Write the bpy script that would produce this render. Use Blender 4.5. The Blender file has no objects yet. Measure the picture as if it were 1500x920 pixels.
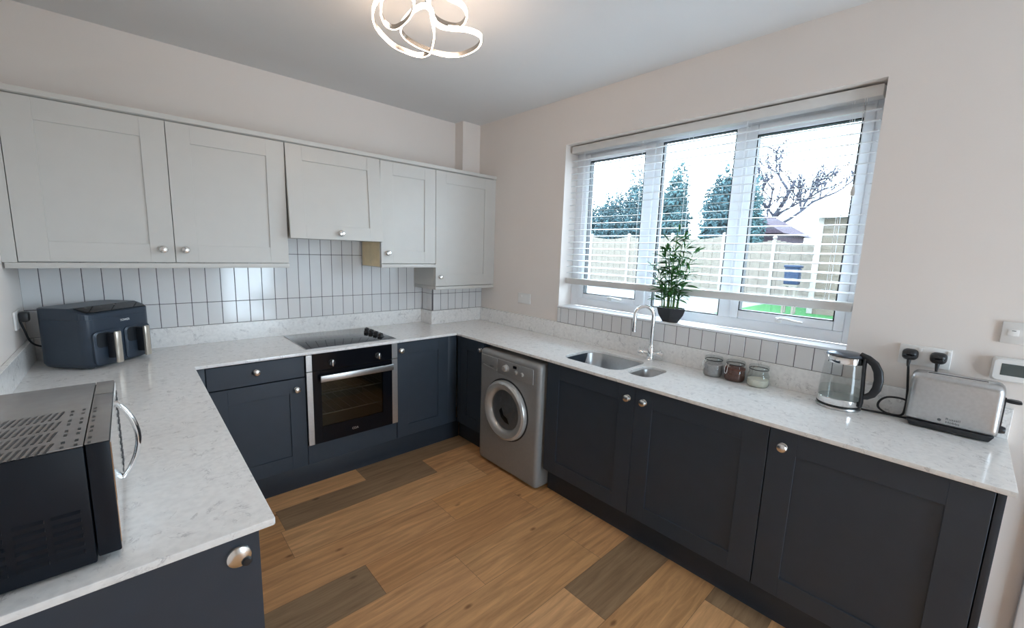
import bpy, bmesh, math, random
from mathutils import Matrix, Vector, noise
random.seed(7)
PI=math.pi
SC=bpy.context.scene
COL=SC.collection
W={}          # world matrix of every object that can be a parent

# ------------------------------------------------------------------ materials
def nt(name):
    m=bpy.data.materials.new(name); m.use_nodes=True
    t=m.node_tree; b=t.nodes['Principled BSDF']
    return m,t,b
def setp(b,**k):
    names={'col':'Base Color','rough':'Roughness','metal':'Metallic','spec':'Specular IOR Level','coat':'Coat Weight',
           'trans':'Transmission Weight','ior':'IOR','alpha':'Alpha','emis':'Emission Color','es':'Emission Strength','coatr':'Coat Roughness'}
    for n,v in k.items():
        if n in('col','emis') and len(v)==3: v=(*v,1)
        b.inputs[names[n]].default_value=v
def mat(name,col,rough=.5,var=.04,scale=40,bump=0,bscale=200,**k):
    """plain surface with a little procedural unevenness"""
    m,t,b=nt(name); setp(b,rough=rough,**k)
    tc=t.nodes.new('ShaderNodeTexCoord'); n=t.nodes.new('ShaderNodeTexNoise'); n.inputs['Scale'].default_value=scale
    n.inputs['Detail'].default_value=4
    t.links.new(tc.outputs['Object'],n.inputs['Vector'])
    r=t.nodes.new('ShaderNodeValToRGB')
    r.color_ramp.elements[0].position=.3; r.color_ramp.elements[1].position=.7
    r.color_ramp.elements[0].color=(*[c*(1-var) for c in col],1)
    r.color_ramp.elements[1].color=(*[min(1,c*(1+var)) for c in col],1)
    t.links.new(n.outputs['Fac'],r.inputs['Fac']); t.links.new(r.outputs['Color'],b.inputs['Base Color'])
    if bump:
        n2=t.nodes.new('ShaderNodeTexNoise'); n2.inputs['Scale'].default_value=bscale
        bp=t.nodes.new('ShaderNodeBump'); bp.inputs['Strength'].default_value=bump; bp.inputs['Distance'].default_value=.002
        t.links.new(tc.outputs['Object'],n2.inputs['Vector']); t.links.new(n2.outputs['Fac'],bp.inputs['Height'])
        t.links.new(bp.outputs['Normal'],b.inputs['Normal'])
    return m
def emit(name,col,s):
    m,t,b=nt(name); setp(b,col=(.9,.9,.9),emis=col,es=s); return m
def thin_glass(name,tint,gloss=.12,rough=.02):
    """clear pane: mostly see-through, with a mirror reflection that grows at grazing angles"""
    m=bpy.data.materials.new(name); m.use_nodes=True; t=m.node_tree; t.nodes.remove(t.nodes['Principled BSDF'])
    o=t.nodes['Material Output']; tr=t.nodes.new('ShaderNodeBsdfTransparent'); tr.inputs[0].default_value=(*tint,1)
    g=t.nodes.new('ShaderNodeBsdfGlossy'); g.inputs['Roughness'].default_value=rough; g.inputs['Color'].default_value=(1,1,1,1)
    lw=t.nodes.new('ShaderNodeLayerWeight'); lw.inputs['Blend'].default_value=.5
    pw=t.nodes.new('ShaderNodeMath'); pw.operation='POWER'; pw.inputs[1].default_value=4
    ml=t.nodes.new('ShaderNodeMath'); ml.operation='MULTIPLY_ADD'; ml.inputs[1].default_value=gloss; ml.inputs[2].default_value=.04
    t.links.new(lw.outputs['Facing'],pw.inputs[0]); t.links.new(pw.outputs[0],ml.inputs[0])
    mx=t.nodes.new('ShaderNodeMixShader')
    t.links.new(ml.outputs[0],mx.inputs[0]); t.links.new(tr.outputs[0],mx.inputs[1]); t.links.new(g.outputs[0],mx.inputs[2])
    t.links.new(mx.outputs[0],o.inputs[0]); return m

M_WALL=mat('wall_paint',(.80,.745,.705),.85,.012,3,.15,350)
M_CEIL=mat('ceiling_paint',(.73,.735,.74),.9,.01,3)
M_UPPER=mat('pale_grey_paint',(.575,.565,.54),.42,.012,12)
M_BASE=mat('anthracite_paint',(.029,.042,.061),.45,.04,15)
M_PLINTH=mat('anthracite_plinth',(.023,.031,.044),.5,.05,15)
M_MAPLE=mat('maple_board',(.90,.73,.45),.5,.06,20)
M_NICKEL=mat('brushed_nickel',(.74,.73,.71),.24,.03,60,metal=1)
M_CHROME=mat('chrome',(.86,.87,.88),.08,.01,30,metal=1)
M_STEEL=mat('brushed_steel',(.54,.545,.55),.32,.05,90,metal=1)
M_KLID=mat('dark_satin_lid',(.11,.125,.15),.28,.04,40,metal=.6)
M_SATIN=mat('satin_sink_steel',(.50,.51,.52),.34,.05,60,metal=1)
M_BLACKGLASS=mat('black_glass',(.006,.007,.009),.06,.02,10,spec=.6)
M_OVENBLACK=mat('oven_black_glass',(.005,.006,.009),.10,.02,10,spec=.22)
M_BLACK=mat('black_plastic',(.018,.019,.022),.38,.05,40)
M_RUBBER=mat('black_cable',(.014,.015,.018),.5,.05,60)
M_WHITEPL=mat('white_plastic',(.80,.80,.79),.35,.01,30)
M_UPVC=mat('white_upvc',(.87,.89,.92),.28,.01,20)
M_GASKET=mat('black_gasket',(.02,.022,.025),.6,.05,50)
M_SLAT=mat('white_slat',(.88,.90,.92),.4,.01,20)
M_RAIL=mat('blind_rail',(.70,.70,.69),.45,.02,20)
M_NAVY=mat('dark_navy_plastic',(.026,.040,.062),.33,.05,25)
M_NAVYD=mat('dark_plastic_and_shade',(.010,.013,.018),.45,.05,25)  # dark plastic parts, and the painted shade beside the fryer handles
M_CHAMP=mat('champagne_metal',(.66,.60,.52),.30,.03,60,metal=.8)
M_MWTOP=mat('dark_grey_enamel',(.005,.008,.014),.42,.05,35,spec=.25)
M_MWSHEEN=mat('black_enamel_painted_sheen',(.22,.212,.208),.26,.05,35,spec=.6)  # black enamel seen from above, its ceiling reflection painted in as grey
M_SILVERPL=mat('silver_plastic',(.30,.305,.305),.36,.03,40,metal=.25)
M_SILVERD=mat('silver_ring',(.56,.555,.54),.26,.03,40,metal=.45)
M_TILE=mat('white_glaze',(.76,.76,.765),.10,.02,6,.05,18)
M_GROUT=mat('grey_grout',(.13,.115,.128),.9,.08,120)
M_GLASS=thin_glass('window_glass',(.97,.985,.99),.3)
M_JAR=thin_glass('jar_glass',(.86,.885,.885),.5,.05)
M_KGLASS=thin_glass('kettle_glass',(.89,.905,.905),.45,.03)
M_WATER=thin_glass('water',(.90,.925,.925),.3)
M_OVENGLASS=thin_glass('smoked_oven_glass',(.55,.55,.50),.5,.03)
M_PORT=thin_glass('porthole_glass',(.50,.52,.54),.5,.04)
M_ENAMEL=mat('oven_enamel',(.34,.31,.25),.4,.06,30)
M_DRUM=mat('drum_steel',(.42,.43,.44),.4,.08,30,metal=.2)
M_RIBBON=mat('dark_chrome',(.34,.33,.32),.22,.03,30,metal=1)
M_LED=emit('warm_led',(1.0,.74,.54),20)
M_DISPLAY=mat('lcd_screen',(.075,.095,.095),.2,.05,40)
M_DARKTXT=mat('dark_print',(.09,.095,.10),.5,.02,40)
M_LIGHTTXT=mat('pale_print',(.75,.76,.78),.5,.02,40)
M_POT=mat('charcoal_pot',(.022,.026,.032),.4,.05,30)
M_SOIL=mat('potting_soil',(.03,.02,.013),.95,.3,120)
M_STEM=mat('plant_stem',(.10,.20,.05),.5,.2,60)
M_LEAF=mat('bamboo_leaf',(.045,.165,.038),.45,.35,30)
M_BROWN=mat('cocoa_powder',(.13,.055,.04),.9,.2,100)
M_CREAM=mat('white_sugar',(.80,.77,.66),.9,.05,100)
M_GREYFILL=mat('grey_tea_bags',(.42,.40,.40),.9,.15,60)
# outside
M_PALEPAV=mat('pale_gravel',(.115,.113,.11),.95,.35,30,spec=.08)
M_GRASS=mat('grass',(.022,.078,.026),.9,.3,14,spec=.08)
M_SOILG=mat('rough_ground',(.10,.10,.085),.95,.2,4,spec=.08)
M_PATIO=mat('patio_slabs',(.07,.072,.075),.9,.1,5,spec=.08)
M_FENCE=mat('pale_fence_timber',(.125,.112,.094),.85,.12,8,spec=.08)
M_POST=mat('pale_post',(.20,.19,.175),.85,.08,8,spec=.08)
M_SHED=mat('shed_cladding',(.080,.068,.054),.85,.1,8,spec=.08)
M_FELT=mat('pale_roof_felt',(.42,.42,.42),.9,.05,8,spec=.08)
M_HOUSE=mat('far_house_brick',(.036,.028,.038),.9,.1,6,spec=.08)
M_ROOF=mat('far_roof_tiles',(.034,.026,.036),.9,.15,9,spec=.08)
M_CONIFER=mat('conifer_foliage',(.032,.066,.076),.9,.4,3,spec=.08)  # paler and bluer than the leaves: window glare put into the colour
M_CONIFER2=mat('hedge_foliage',(.036,.074,.080),.9,.4,3,spec=.08)  # window glare painted in here too, as a lighter blue-green
M_BARK=mat('bare_bark',(.034,.036,.050),.9,.2,12,spec=.08)
M_BIN=mat('dark_blue_plastic',(.012,.022,.045),.5,.05,20,spec=.08)

def worktop_material():
    m,t,b=nt('white_veined_quartz'); setp(b,rough=.13,spec=.5)
    N=t.nodes.new; L=t.links.new
    tc=N('ShaderNodeTexCoord')
    n1=N('ShaderNodeTexNoise'); n1.inputs['Scale'].default_value=9; n1.inputs['Detail'].default_value=7; n1.inputs['Roughness'].default_value=.66; n1.inputs['Distortion'].default_value=1.4
    L(tc.outputs['Object'],n1.inputs['Vector'])
    r1=N('ShaderNodeValToRGB'); e=r1.color_ramp.elements
    e[0].position=.485; e[0].color=(0,0,0,1); e[1].position=.505; e[1].color=(1,1,1,1)
    x=e.new(.53); x.color=(0,0,0,1)
    L(n1.outputs['Fac'],r1.inputs['Fac'])
    n2=N('ShaderNodeTexNoise'); n2.inputs['Scale'].default_value=26; n2.inputs['Detail'].default_value=4
    L(tc.outputs['Object'],n2.inputs['Vector'])
    r2=N('ShaderNodeValToRGB'); r2.color_ramp.elements[0].position=.47; r2.color_ramp.elements[1].position=.66
    L(n2.outputs['Fac'],r2.inputs['Fac'])
    mu=N('ShaderNodeMath'); mu.operation='MULTIPLY'; L(r1.outputs['Color'],mu.inputs[0]); L(r2.outputs['Color'],mu.inputs[1])
    mu2=N('ShaderNodeMath'); mu2.operation='MULTIPLY'; mu2.inputs[1].default_value=.75; L(mu.outputs[0],mu2.inputs[0])
    n3=N('ShaderNodeTexNoise'); n3.inputs['Scale'].default_value=55; n3.inputs['Detail'].default_value=5
    L(tc.outputs['Object'],n3.inputs['Vector'])
    base=N('ShaderNodeValToRGB'); base.color_ramp.elements[0].color=(.81,.807,.80,1); base.color_ramp.elements[1].color=(.90,.895,.885,1)
    base.color_ramp.elements[0].position=.3; base.color_ramp.elements[1].position=.62
    L(n3.outputs['Fac'],base.inputs['Fac'])
    mx=N('ShaderNodeMix'); mx.data_type='RGBA'; L(mu2.outputs[0],mx.inputs['Factor']); L(base.outputs['Color'],mx.inputs['A']); mx.inputs['B'].default_value=(.40,.39,.40,1)
    L(mx.outputs['Result'],b.inputs['Base Color'])
    return m
M_QUARTZ=worktop_material()

def floor_material():
    """oak-look planks: each plank's tone comes from a colour attribute, the grain runs along x"""
    m,t,b=nt('oak_planks'); setp(b,rough=.42,spec=.35)
    N=t.nodes.new; L=t.links.new
    at=N('ShaderNodeAttribute'); at.attribute_name='tone'
    tc=N('ShaderNodeTexCoord'); off=N('ShaderNodeVectorMath'); off.operation='ADD'
    at2=N('ShaderNodeAttribute'); at2.attribute_name='shift'
    L(tc.outputs['Object'],off.inputs[0]); L(at2.outputs['Color'],off.inputs[1])
    mp=N('ShaderNodeMapping'); mp.inputs['Scale'].default_value=(1.3,16,1); L(off.outputs[0],mp.inputs['Vector'])
    n=N('ShaderNodeTexNoise'); n.inputs['Scale'].default_value=2.2; n.inputs['Detail'].default_value=7; n.inputs['Distortion'].default_value=.7; n.inputs['Roughness'].default_value=.62
    L(mp.outputs[0],n.inputs['Vector'])
    r=N('ShaderNodeValToRGB'); r.color_ramp.elements[0].position=.28; r.color_ramp.elements[0].color=(.64,.60,.57,1); r.color_ramp.elements[1].position=.72; r.color_ramp.elements[1].color=(1.18,1.18,1.17,1)
    L(n.outputs['Fac'],r.inputs['Fac'])
    mx=N('ShaderNodeMix'); mx.data_type='RGBA'; mx.blend_type='MULTIPLY'; mx.inputs['Factor'].default_value=1
    L(at.outputs['Color'],mx.inputs['A']); L(r.outputs['Color'],mx.inputs['B'])
    # small knots
    mp2=N('ShaderNodeMapping'); mp2.inputs['Scale'].default_value=(2.6,5.2,1); L(off.outputs[0],mp2.inputs['Vector'])
    v=N('ShaderNodeTexVoronoi'); v.inputs['Scale'].default_value=1.2; L(mp2.outputs[0],v.inputs['Vector'])
    kr=N('ShaderNodeValToRGB'); kr.color_ramp.elements[0].position=.03; kr.color_ramp.elements[0].color=(.35,.28,.24,1); kr.color_ramp.elements[1].position=.085; kr.color_ramp.elements[1].color=(1,1,1,1)
    L(v.outputs['Distance'],kr.inputs['Fac'])
    mx2=N('ShaderNodeMix'); mx2.data_type='RGBA'; mx2.blend_type='MULTIPLY'; mx2.inputs['Factor'].default_value=.8
    L(mx.outputs['Result'],mx2.inputs['A']); L(kr.outputs['Color'],mx2.inputs['B'])
    L(mx2.outputs['Result'],b.inputs['Base Color'])
    return m
M_FLOOR=floor_material()
M_SEAM=mat('plank_seam',(.15,.10,.065),.8,.1,40)

# ------------------------------------------------------------------ mesh builder
def smooth_path(P,k=5):
    P=[Vector(p) for p in P]; Q=[P[0]*2-P[1]]+P+[P[-1]*2-P[-2]]; out=[]
    for i in range(1,len(Q)-2):
        a,b,c,d=Q[i-1:i+3]
        for j in range(k):
            t=j/k; out.append(.5*((2*b)+(c-a)*t+(2*a-5*b+4*c-d)*t*t+(3*b-a-3*c+d)*t**3))
    return out+[P[-1]]
class M:
    def __init__(s,mat=None): s.bm=bmesh.new(); s.T=mat or Matrix()
    def _fin(s,vs,bevel,seg=2):
        if bevel:
            es=list({e for v in vs for e in v.link_edges})
            r=bmesh.ops.bevel(s.bm,geom=es,offset=bevel,segments=seg,profile=.5,affect='EDGES',clamp_overlap=True)
            vs=list({v for v in r['verts']}|{v for v in vs if v.is_valid})
        return vs
    def box(s,x0,x1,y0,y1,z0,z1,bevel=0,mi=0,seg=2):
        if x0>x1:x0,x1=x1,x0
        if y0>y1:y0,y1=y1,y0
        if z0>z1:z0,z1=z1,z0
        n0=len(s.bm.faces)
        c=[s.bm.verts.new(s.T@Vector(p)) for p in((x0,y0,z0),(x1,y0,z0),(x1,y1,z0),(x0,y1,z0),(x0,y0,z1),(x1,y0,z1),(x1,y1,z1),(x0,y1,z1))]
        fs=[s.bm.faces.new([c[i] for i in f]) for f in((3,2,1,0),(4,5,6,7),(0,1,5,4),(1,2,6,5),(2,3,7,6),(3,0,4,7))]
        for f in fs:f.material_index=mi
        if bevel:
            s._fin(c,min(bevel,.49*min(x1-x0,y1-y0,z1-z0)),seg)
            if mi:
                s.bm.faces.ensure_lookup_table()
                for f in s.bm.faces[n0:]: f.material_index=mi
        return s
    def prism(s,poly,a,b,axes='xz',mi=0,bevel=0):
        """poly in the two named axes, extruded a..b along the third"""
        ax={'xz':(0,2,1),'yz':(1,2,0),'xy':(0,1,2)}[axes]
        def P(p,h):
            v=[0,0,0]; v[ax[0]]=p[0]; v[ax[1]]=p[1]; v[ax[2]]=h; return s.T@Vector(v)
        A=[s.bm.verts.new(P(p,a)) for p in poly]; B=[s.bm.verts.new(P(p,b)) for p in poly]
        n=len(poly); fs=[s.bm.faces.new(A),s.bm.faces.new(B[::-1])]
        for i in range(n): fs.append(s.bm.faces.new((A[i],B[i],B[(i+1)%n],A[(i+1)%n])))
        for f in fs:f.material_index=mi
        if bevel: s._fin(A+B,bevel)
        return s
    def tube(s,pts,r,seg=10,closed=False,mi=0,flat=None):
        pts=[Vector(p) for p in pts]; n=len(pts); rings=[]
        up=Vector((0,0,1)); prev=None
        for i,p in enumerate(pts):
            a=pts[(i-1)%n] if (closed or i>0) else p; b=pts[(i+1)%n] if (closed or i<n-1) else p
            t=(b-a).normalized()
            if prev is None:
                ref=up if abs(t.dot(up))<.9 else Vector((1,0,0)); x=t.cross(ref).normalized()
            else:
                x=prev-t*prev.dot(t)
                x=x.normalized() if x.length>1e-6 else t.orthogonal().normalized()
            prev=x; y=t.cross(x)
            rr=r[i] if isinstance(r,(list,tuple)) else r
            fx,fy=flat or (1,1)
            rings.append([s.bm.verts.new(s.T@(p+x*math.cos(q)*rr*fx+y*math.sin(q)*rr*fy)) for q in[2*PI*k/seg for k in range(seg)]])
        m=n if closed else n-1
        for i in range(m):
            A=rings[i];B=rings[(i+1)%n]
            for k in range(seg):
                f=s.bm.faces.new((A[k],A[(k+1)%seg],B[(k+1)%seg],B[k])); f.material_index=mi
        if not closed:
            for R in(rings[0],rings[-1]):
                f=s.bm.faces.new(R); f.material_index=mi
        return s
    def lathe(s,prof,o=(0,0,0),axis=(0,0,1),seg=32,mi=0,cap=True):
        """prof: list of (radius, height along axis)"""
        o=Vector(o); ax=Vector(axis).normalized(); x=ax.orthogonal().normalized(); y=ax.cross(x); rings=[]
        for r,h in prof:
            if r<1e-6: rings.append([s.bm.verts.new(s.T@(o+ax*h))])
            else: rings.append([s.bm.verts.new(s.T@(o+ax*h+(x*math.cos(q)+y*math.sin(q))*r)) for q in[2*PI*k/seg for k in range(seg)]])
        for A,B in zip(rings,rings[1:]):
            for k in range(seg):
                vs=[A[k%len(A)],A[(k+1)%len(A)],B[(k+1)%len(B)],B[k%len(B)]]
                u=[];[u.append(q) for q in vs if q not in u]
                if len(u)>2:
                    f=s.bm.faces.new(u); f.material_index=mi
        if cap:
            for R in(rings[0],rings[-1]):
                if len(R)>2: f=s.bm.faces.new(R); f.material_index=mi
        return s
    def quad(s,a,b,c,d,mi=0):
        f=s.bm.faces.new([s.bm.verts.new(s.T@Vector(p)) for p in(a,b,c,d)]); f.material_index=mi; return f
    def loft(s,loops,mi=0,cap=True):
        R=[[s.bm.verts.new(s.T@Vector(p)) for p in l] for l in loops]; n=len(R[0])
        for A,B in zip(R,R[1:]):
            for k in range(n): s.bm.faces.new((A[k],A[(k+1)%n],B[(k+1)%n],B[k])).material_index=mi
        if cap:
            s.bm.faces.new(R[0]).material_index=mi; s.bm.faces.new(R[-1]).material_index=mi
        return s
    def to(s,name,mats,parent=None,smooth=True,local=False,recalc=True,ang=35):
        if recalc: bmesh.ops.recalc_face_normals(s.bm,faces=s.bm.faces[:])
        me=bpy.data.meshes.new(name); s.bm.to_mesh(me); s.bm.free()
        for m in(mats if isinstance(mats,(list,tuple)) else [mats]): me.materials.append(m)
        return link(name,me,parent,smooth,local,ang)
def link(name,me,parent=None,smooth=True,local=False,ang=35):
    o=bpy.data.objects.new(name,me); COL.objects.link(o)
    if smooth:
        for p in me.polygons:p.use_smooth=True
        me.set_sharp_from_angle(angle=math.radians(ang))
    if parent is not None:
        o.parent=parent; w=W.get(parent.name,Matrix())
        if not local: me.transform(w.inverted())
        W[o.name]=w
    else: W[o.name]=Matrix()
    return o
def thing(name,label,cat,loc,rotz=0,group=None):
    o=bpy.data.objects.new(name,None); COL.objects.link(o); o.empty_display_size=.05
    o.location=loc; o.rotation_euler=(0,0,rotz); W[o.name]=Matrix.Translation(Vector(loc))@Matrix.Rotation(rotz,4,'Z')
    o['label']=label; o['category']=cat
    if group:o['group']=group
    return o
def tag(o,label,cat,group=None,kind=None):
    o['label']=label;o['category']=cat
    if group:o['group']=group
    if kind:o['kind']=kind
    return o
def struct(o,label,cat):
    return tag(o,label,cat,kind='structure')
def text(s,size,mtx,material,name,parent,depth=.0004,align='CENTER',sx=1.0):
    c=bpy.data.curves.new(name,'FONT'); c.body=s; c.size=size; c.extrude=depth; c.align_x=align; c.align_y='CENTER'
    t=bpy.data.objects.new('tmp',c); COL.objects.link(t)
    dg=bpy.context.evaluated_depsgraph_get(); me=bpy.data.meshes.new_from_object(t.evaluated_get(dg))
    bpy.data.objects.remove(t); me.transform(mtx@Matrix.Diagonal((sx,1,1,1))); me.materials.clear(); me.materials.append(material)
    return link(name,me,parent,False)
def frame(o,u,n):
    """local (u, n, z) -> world"""
    u=Vector(u);n=Vector(n);z=Vector((0,0,1));m=Matrix.Identity(4)
    for i in range(3): m[i][0]=u[i];m[i][1]=n[i];m[i][2]=z[i];m[i][3]=o[i]
    return m
def rrect(x0,x1,y0,y1,r,n=6):
    p=[]
    for cx,cy,a in((x1-r,y1-r,0),(x0+r,y1-r,90),(x0+r,y0+r,180),(x1-r,y0+r,270)):
        for k in range(n+1):
            q=math.radians(a+90*k/n); p.append((cx+r*math.cos(q),cy+r*math.sin(q)))
    return p

# ------------------------------------------------------------------ room
H=2.618; XL=-2.813; YR=-5.4
ZT=.8866                       # worktop top
# floor of individual planks in one mesh
def build_floor():
    bm=bmesh.new(); tone=bm.loops.layers.float_color.new('tone'); sh=bm.loops.layers.float_color.new('shift')
    rows=[0.13,-.105,-.31,-.513,-.711,-.921,-1.165,-1.43,-1.655,-1.90,-2.147,-2.374,-2.605,-2.84,-3.08,-3.32,-3.56,-3.80,-4.04,-4.28,-4.52,-4.76,-5.0,-5.24,-5.48]
    oak=[(.69,.375,.172),(.62,.325,.142),(.74,.42,.20),(.66,.365,.165),(.70,.37,.156)]
    dark=(.345,.225,.128); mid=(.50,.285,.14)
    fixed={3:[(-1.352,oak[2],dark)],4:[(-1.888,oak[3],dark),(-.937,dark,oak[0])],5:[(-.69,oak[2],oak[1])],6:[(-1.137,oak[0],oak[4])],
           7:[(-1.668,dark,oak[1]),(-.70,oak[1],oak[4])],8:[(-1.3,oak[0],oak[3])],9:[(-.75,oak[3],oak[0])],10:[(-1.034,oak[2],dark)],11:[(-.47,oak[3],mid),(-1.9,oak[1],oak[3])],12:[(-.6,oak[2],dark)]}
    rnd=random.Random(3)
    for i,(a,b) in enumerate(zip(rows,rows[1:])):
        fx=fixed.get(i,[])
        joints=[f[0] for f in fx] or [rnd.uniform(-2.2,-.6)]
        js=list(joints)
        x=min(js)
        while x>-2.9: x-=1.22; js.append(x)
        x=max(js)
        while x<.1: x+=1.22; js.append(x)
        js=sorted(js)
        for x0,x1 in zip(js,js[1:]):
            c=rnd.choice(oak)
            for f in fx:
                if abs(x1-f[0])<1e-6:c=f[1]
                if abs(x0-f[0])<1e-6:c=f[2]
            X0=max(x0,-2.9);X1=min(x1,.1)
            if X1-X0<.01: continue
            g=.0007
            f=bm.faces.new([bm.verts.new(p) for p in((X0+g,b+g,0),(X1-g,b+g,0),(X1-g,a-g,0),(X0+g,a-g,0))])
            s=(rnd.random()*9,rnd.random()*9,0,1)
            for l in f.loops: l[tone]=(*c,1); l[sh]=s
    f=bm.faces.new([bm.verts.new(p) for p in((-2.9,-5.48,-.0012),(.1,-5.48,-.0012),(.1,.13,-.0012),(-2.9,.13,-.0012))]); f.material_index=1
    g=bmesh.new(); 
    me=bpy.data.meshes.new('floor'); bm.to_mesh(me); bm.free(); me.materials.append(M_FLOOR); me.materials.append(M_SEAM)
    return link('floor',me,None,False)
struct(build_floor(),'oak-look plank floor with a few darker boards','floor')
struct(M().box(XL-.1,.28,YR-.1,.1,H,H+.1).to('ceiling',M_CEIL,smooth=False),'plain painted ceiling','ceiling')
struct(M().box(XL-.1,.28,0,.1,-.01,H).to('wall_back',M_WALL,smooth=False),'warm white wall behind the hob','wall')
struct(M().box(XL-.1,XL,YR,0,-.01,H).to('wall_left',M_WALL,smooth=False),'white wall at the far left','wall')
# right wall with the window opening
WY0,WY1,WZ0,WZ1=-1.1297,-2.8802,1.1288,2.2982
m=M()
m.box(0,.28,YR,0,-.01,WZ0-.014).box(0,.28,YR,0,WZ1,H).box(0,.28,WY0,0,WZ0-.014,WZ1).box(0,.28,YR,WY1,WZ0-.014,WZ1)
struct(m.to('wall_right',M_WALL,smooth=False),'white wall around the window','wall')
# wall behind the camera; its unseen glazed door is added for fill daylight
RX0,RX1=-1.30,-.40
m=M(); m.box(XL-.1,RX0,YR-.1,YR,-.01,H).box(RX1,.28,YR-.1,YR,-.01,H).box(RX0,RX1,YR-.1,YR,2.05,H)
struct(m.to('wall_rear',M_WALL,smooth=False),'white wall behind the camera with an opening added for fill daylight','wall')
m=M(); m.box(RX0,RX0+.09,YR-.09,YR-.03,0,2.05,.004).box(RX1-.09,RX1,YR-.09,YR-.03,0,2.05,.004).box(RX0+.09,RX1-.09,YR-.09,YR-.03,0,.18,.004).box(RX0+.09,RX1-.09,YR-.09,YR-.03,1.95,2.05,.004)
rd=m.to('fill_door',M_UPVC); struct(rd,'unseen glazed white door added behind the camera for fill daylight','door')
M().box(RX0+.09,RX1-.09,YR-.065,YR-.059,.18,1.95).to('pane',M_GLASS,rd)
# pipe boxing in the corner
struct(M().box(-.188,-.0002,-.1145,-.0002,2.1,H-.0002).to('trim_1',M_WALL,smooth=False),'narrow boxed-in pipe above the corner wall cabinet','boxing')
struct(M().box(-.52,-.0002,-.172,-.0002,ZT+.0005,1.222).to('trim_2',M_WALL,smooth=False),'boxed-in corner under the corner wall cabinet','boxing')
# tiles
m=M()
PIT=.0768; g=.0017
x=-2.286
while x>XL: x-=PIT
m.box(XL,-.52,-.0088,-.0003,1.0028,1.62,mi=1)
rz=[(1.0030,1.1465),(1.1465,1.4545),(1.4545,1.62)]
k=x
while k<-.52:
    a=max(k+g,XL+.0005);b=min(k+PIT-g,-.5212)
    if b-a>.006:
        for z0,z1 in rz:
            if z0>1.45 and not(-1.70<k<-1.0): continue
            zz=z1-g
            m.box(a,b,-.0105,-.005,z0+g,zz,.0012,seg=1)
    k+=PIT
struct(m.to('trim_3',[M_TILE,M_GROUT]),'white vertical stacked tiles with grey grout behind the hob','tiles')
m=M(); m.box(-.5195,-.0005,-.1808,-.1722,1.0028,1.222,mi=1)
k=-.5195
while k<-.001:
    a=k+g;b=min(k+.0755-g,-.0015)
    if b-a>.006:
        for z0,z1 in((1.003,1.1465),(1.1465,1.2218)): m.box(a,b,-.1825,-.177,z0+g,z1-g,.0012,seg=1)
    k+=.0755
m.box(-.5262,-.5204,-.1725,-.0107,1.0028,1.222,mi=1)
for a,b in((-.170,-.0975),(-.095,-.0225)):
    for z0,z1 in((1.003,1.1465),(1.1465,1.2218)): m.box(-.5305,-.525,a,b,z0+g,z1-g,.0012,seg=1)
struct(m.to('trim_4',[M_TILE,M_GROUT]),'white tiles around the boxed-in corner','tiles')
m=M(); m.box(-.0088,-.0003,WY1,WY0,1.0028,1.1135,mi=1)
k=-1.164
ys=[-1.130,-1.164]
while ys[-1]>WY1: ys.append(ys[-1]-.0762)
for a,b in zip(ys,ys[1:]):
    b=max(b,WY1+.0005)
    if a-b>.008: m.box(-.0105,-.005,b+g,a-g,1.003+g,1.1130,.0012,seg=1)
struct(m.to('trim_5',[M_TILE,M_GROUT]),'single row of white tiles under the window sill','tiles')
struct(M().box(-.016,-.0003,-3.505,-3.397,.0,.10,.003).to('baseboard_right',M_UPVC),'white skirting beyond the end panel','skirting')
struct(M().box(-.022,-.0003,-3.575,-3.505,.0,2.05,.004).to('trim_6',M_UPVC),'white door architrave at the right edge','architrave')

# ------------------------------------------------------------------ window
def bars(m,x0,x1,y0,y1,z0,z1,l,r,b,t,bev=.004):
    """rectangular frame in a plane x0..x1; y0>y1; bar widths left(y0 side), right, bottom, top"""
    m.box(x0,x1,y0-l,y0,z0,z1,bev).box(x0,x1,y1,y1+r,z0,z1,bev).box(x0,x1,y1+r,y0-l,z0,z0+b,bev).box(x0,x1,y1+r,y0-l,z1-t,z1,bev)
m=M(); bars(m,.14,.205,WY0,WY1,WZ0,WZ1,.066,.043,.060,.064)
m.box(.14,.205,-1.81,-1.767,WZ0+.06,WZ1-.064,.004).box(.14,.205,-2.312,-2.247,WZ0+.06,WZ1-.064,.004)
win=struct(m.to('window_1',M_UPVC),'white three-light window over the sink','window')
M().box(-.014,.14,WY1+.0005,WY0-.0005,WZ0-.0138,WZ0,.003).to('window_sill',M_UPVC,win)
def sash(y0,y1,z0,z1,gy0,gy1,gz0,gz1,hy):
    m=M(); bars(m,.128,.19,y0,y1,z0,z1,y0-gy0,gy1-y1,gz0-z0,z1-gz1,.007)
    s=m.to('sash',M_UPVC,win)
    m=M(); bars(m,.132,.172,gy0+.0002,gy1-.0002,gz0-.0002,gz1+.0002,.005,.005,.005,.005,0); m.to('gasket',M_GASKET,s,False)
    M().box(.158,.164,gy1+.004,gy0-.004,gz0+.004,gz1-.004).to('pane',M_GLASS,s,False)
    h=M(); zz=z0+.018
    h.box(.112,.129,hy-.016,hy+.016,zz-.012,zz+.014,.004)
    h.tube([(.115,hy,zz+.006),(.104,hy-.01,zz+.012),(.100,hy-.035,zz+.012),(.103,hy-.075,zz+.006),(.106,hy-.11,zz+.003)],[.008,.008,.008,.007,.006],10,flat=(1,1))
    h.to('window_handle',M_WHITEPL,s)
sash(-1.196,-1.767,1.19,2.236,-1.256,-1.697,1.226,2.188,-1.50)
sash(-2.312,-2.838,1.19,2.236,-2.358,-2.797,1.236,2.182,-2.565)
m=M(); bars(m,.146,.176,-1.8102,-2.2468,1.1890,2.2340,.008,.006,.006,.006,0); m.to('gasket',M_GASKET,win,False)
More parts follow.
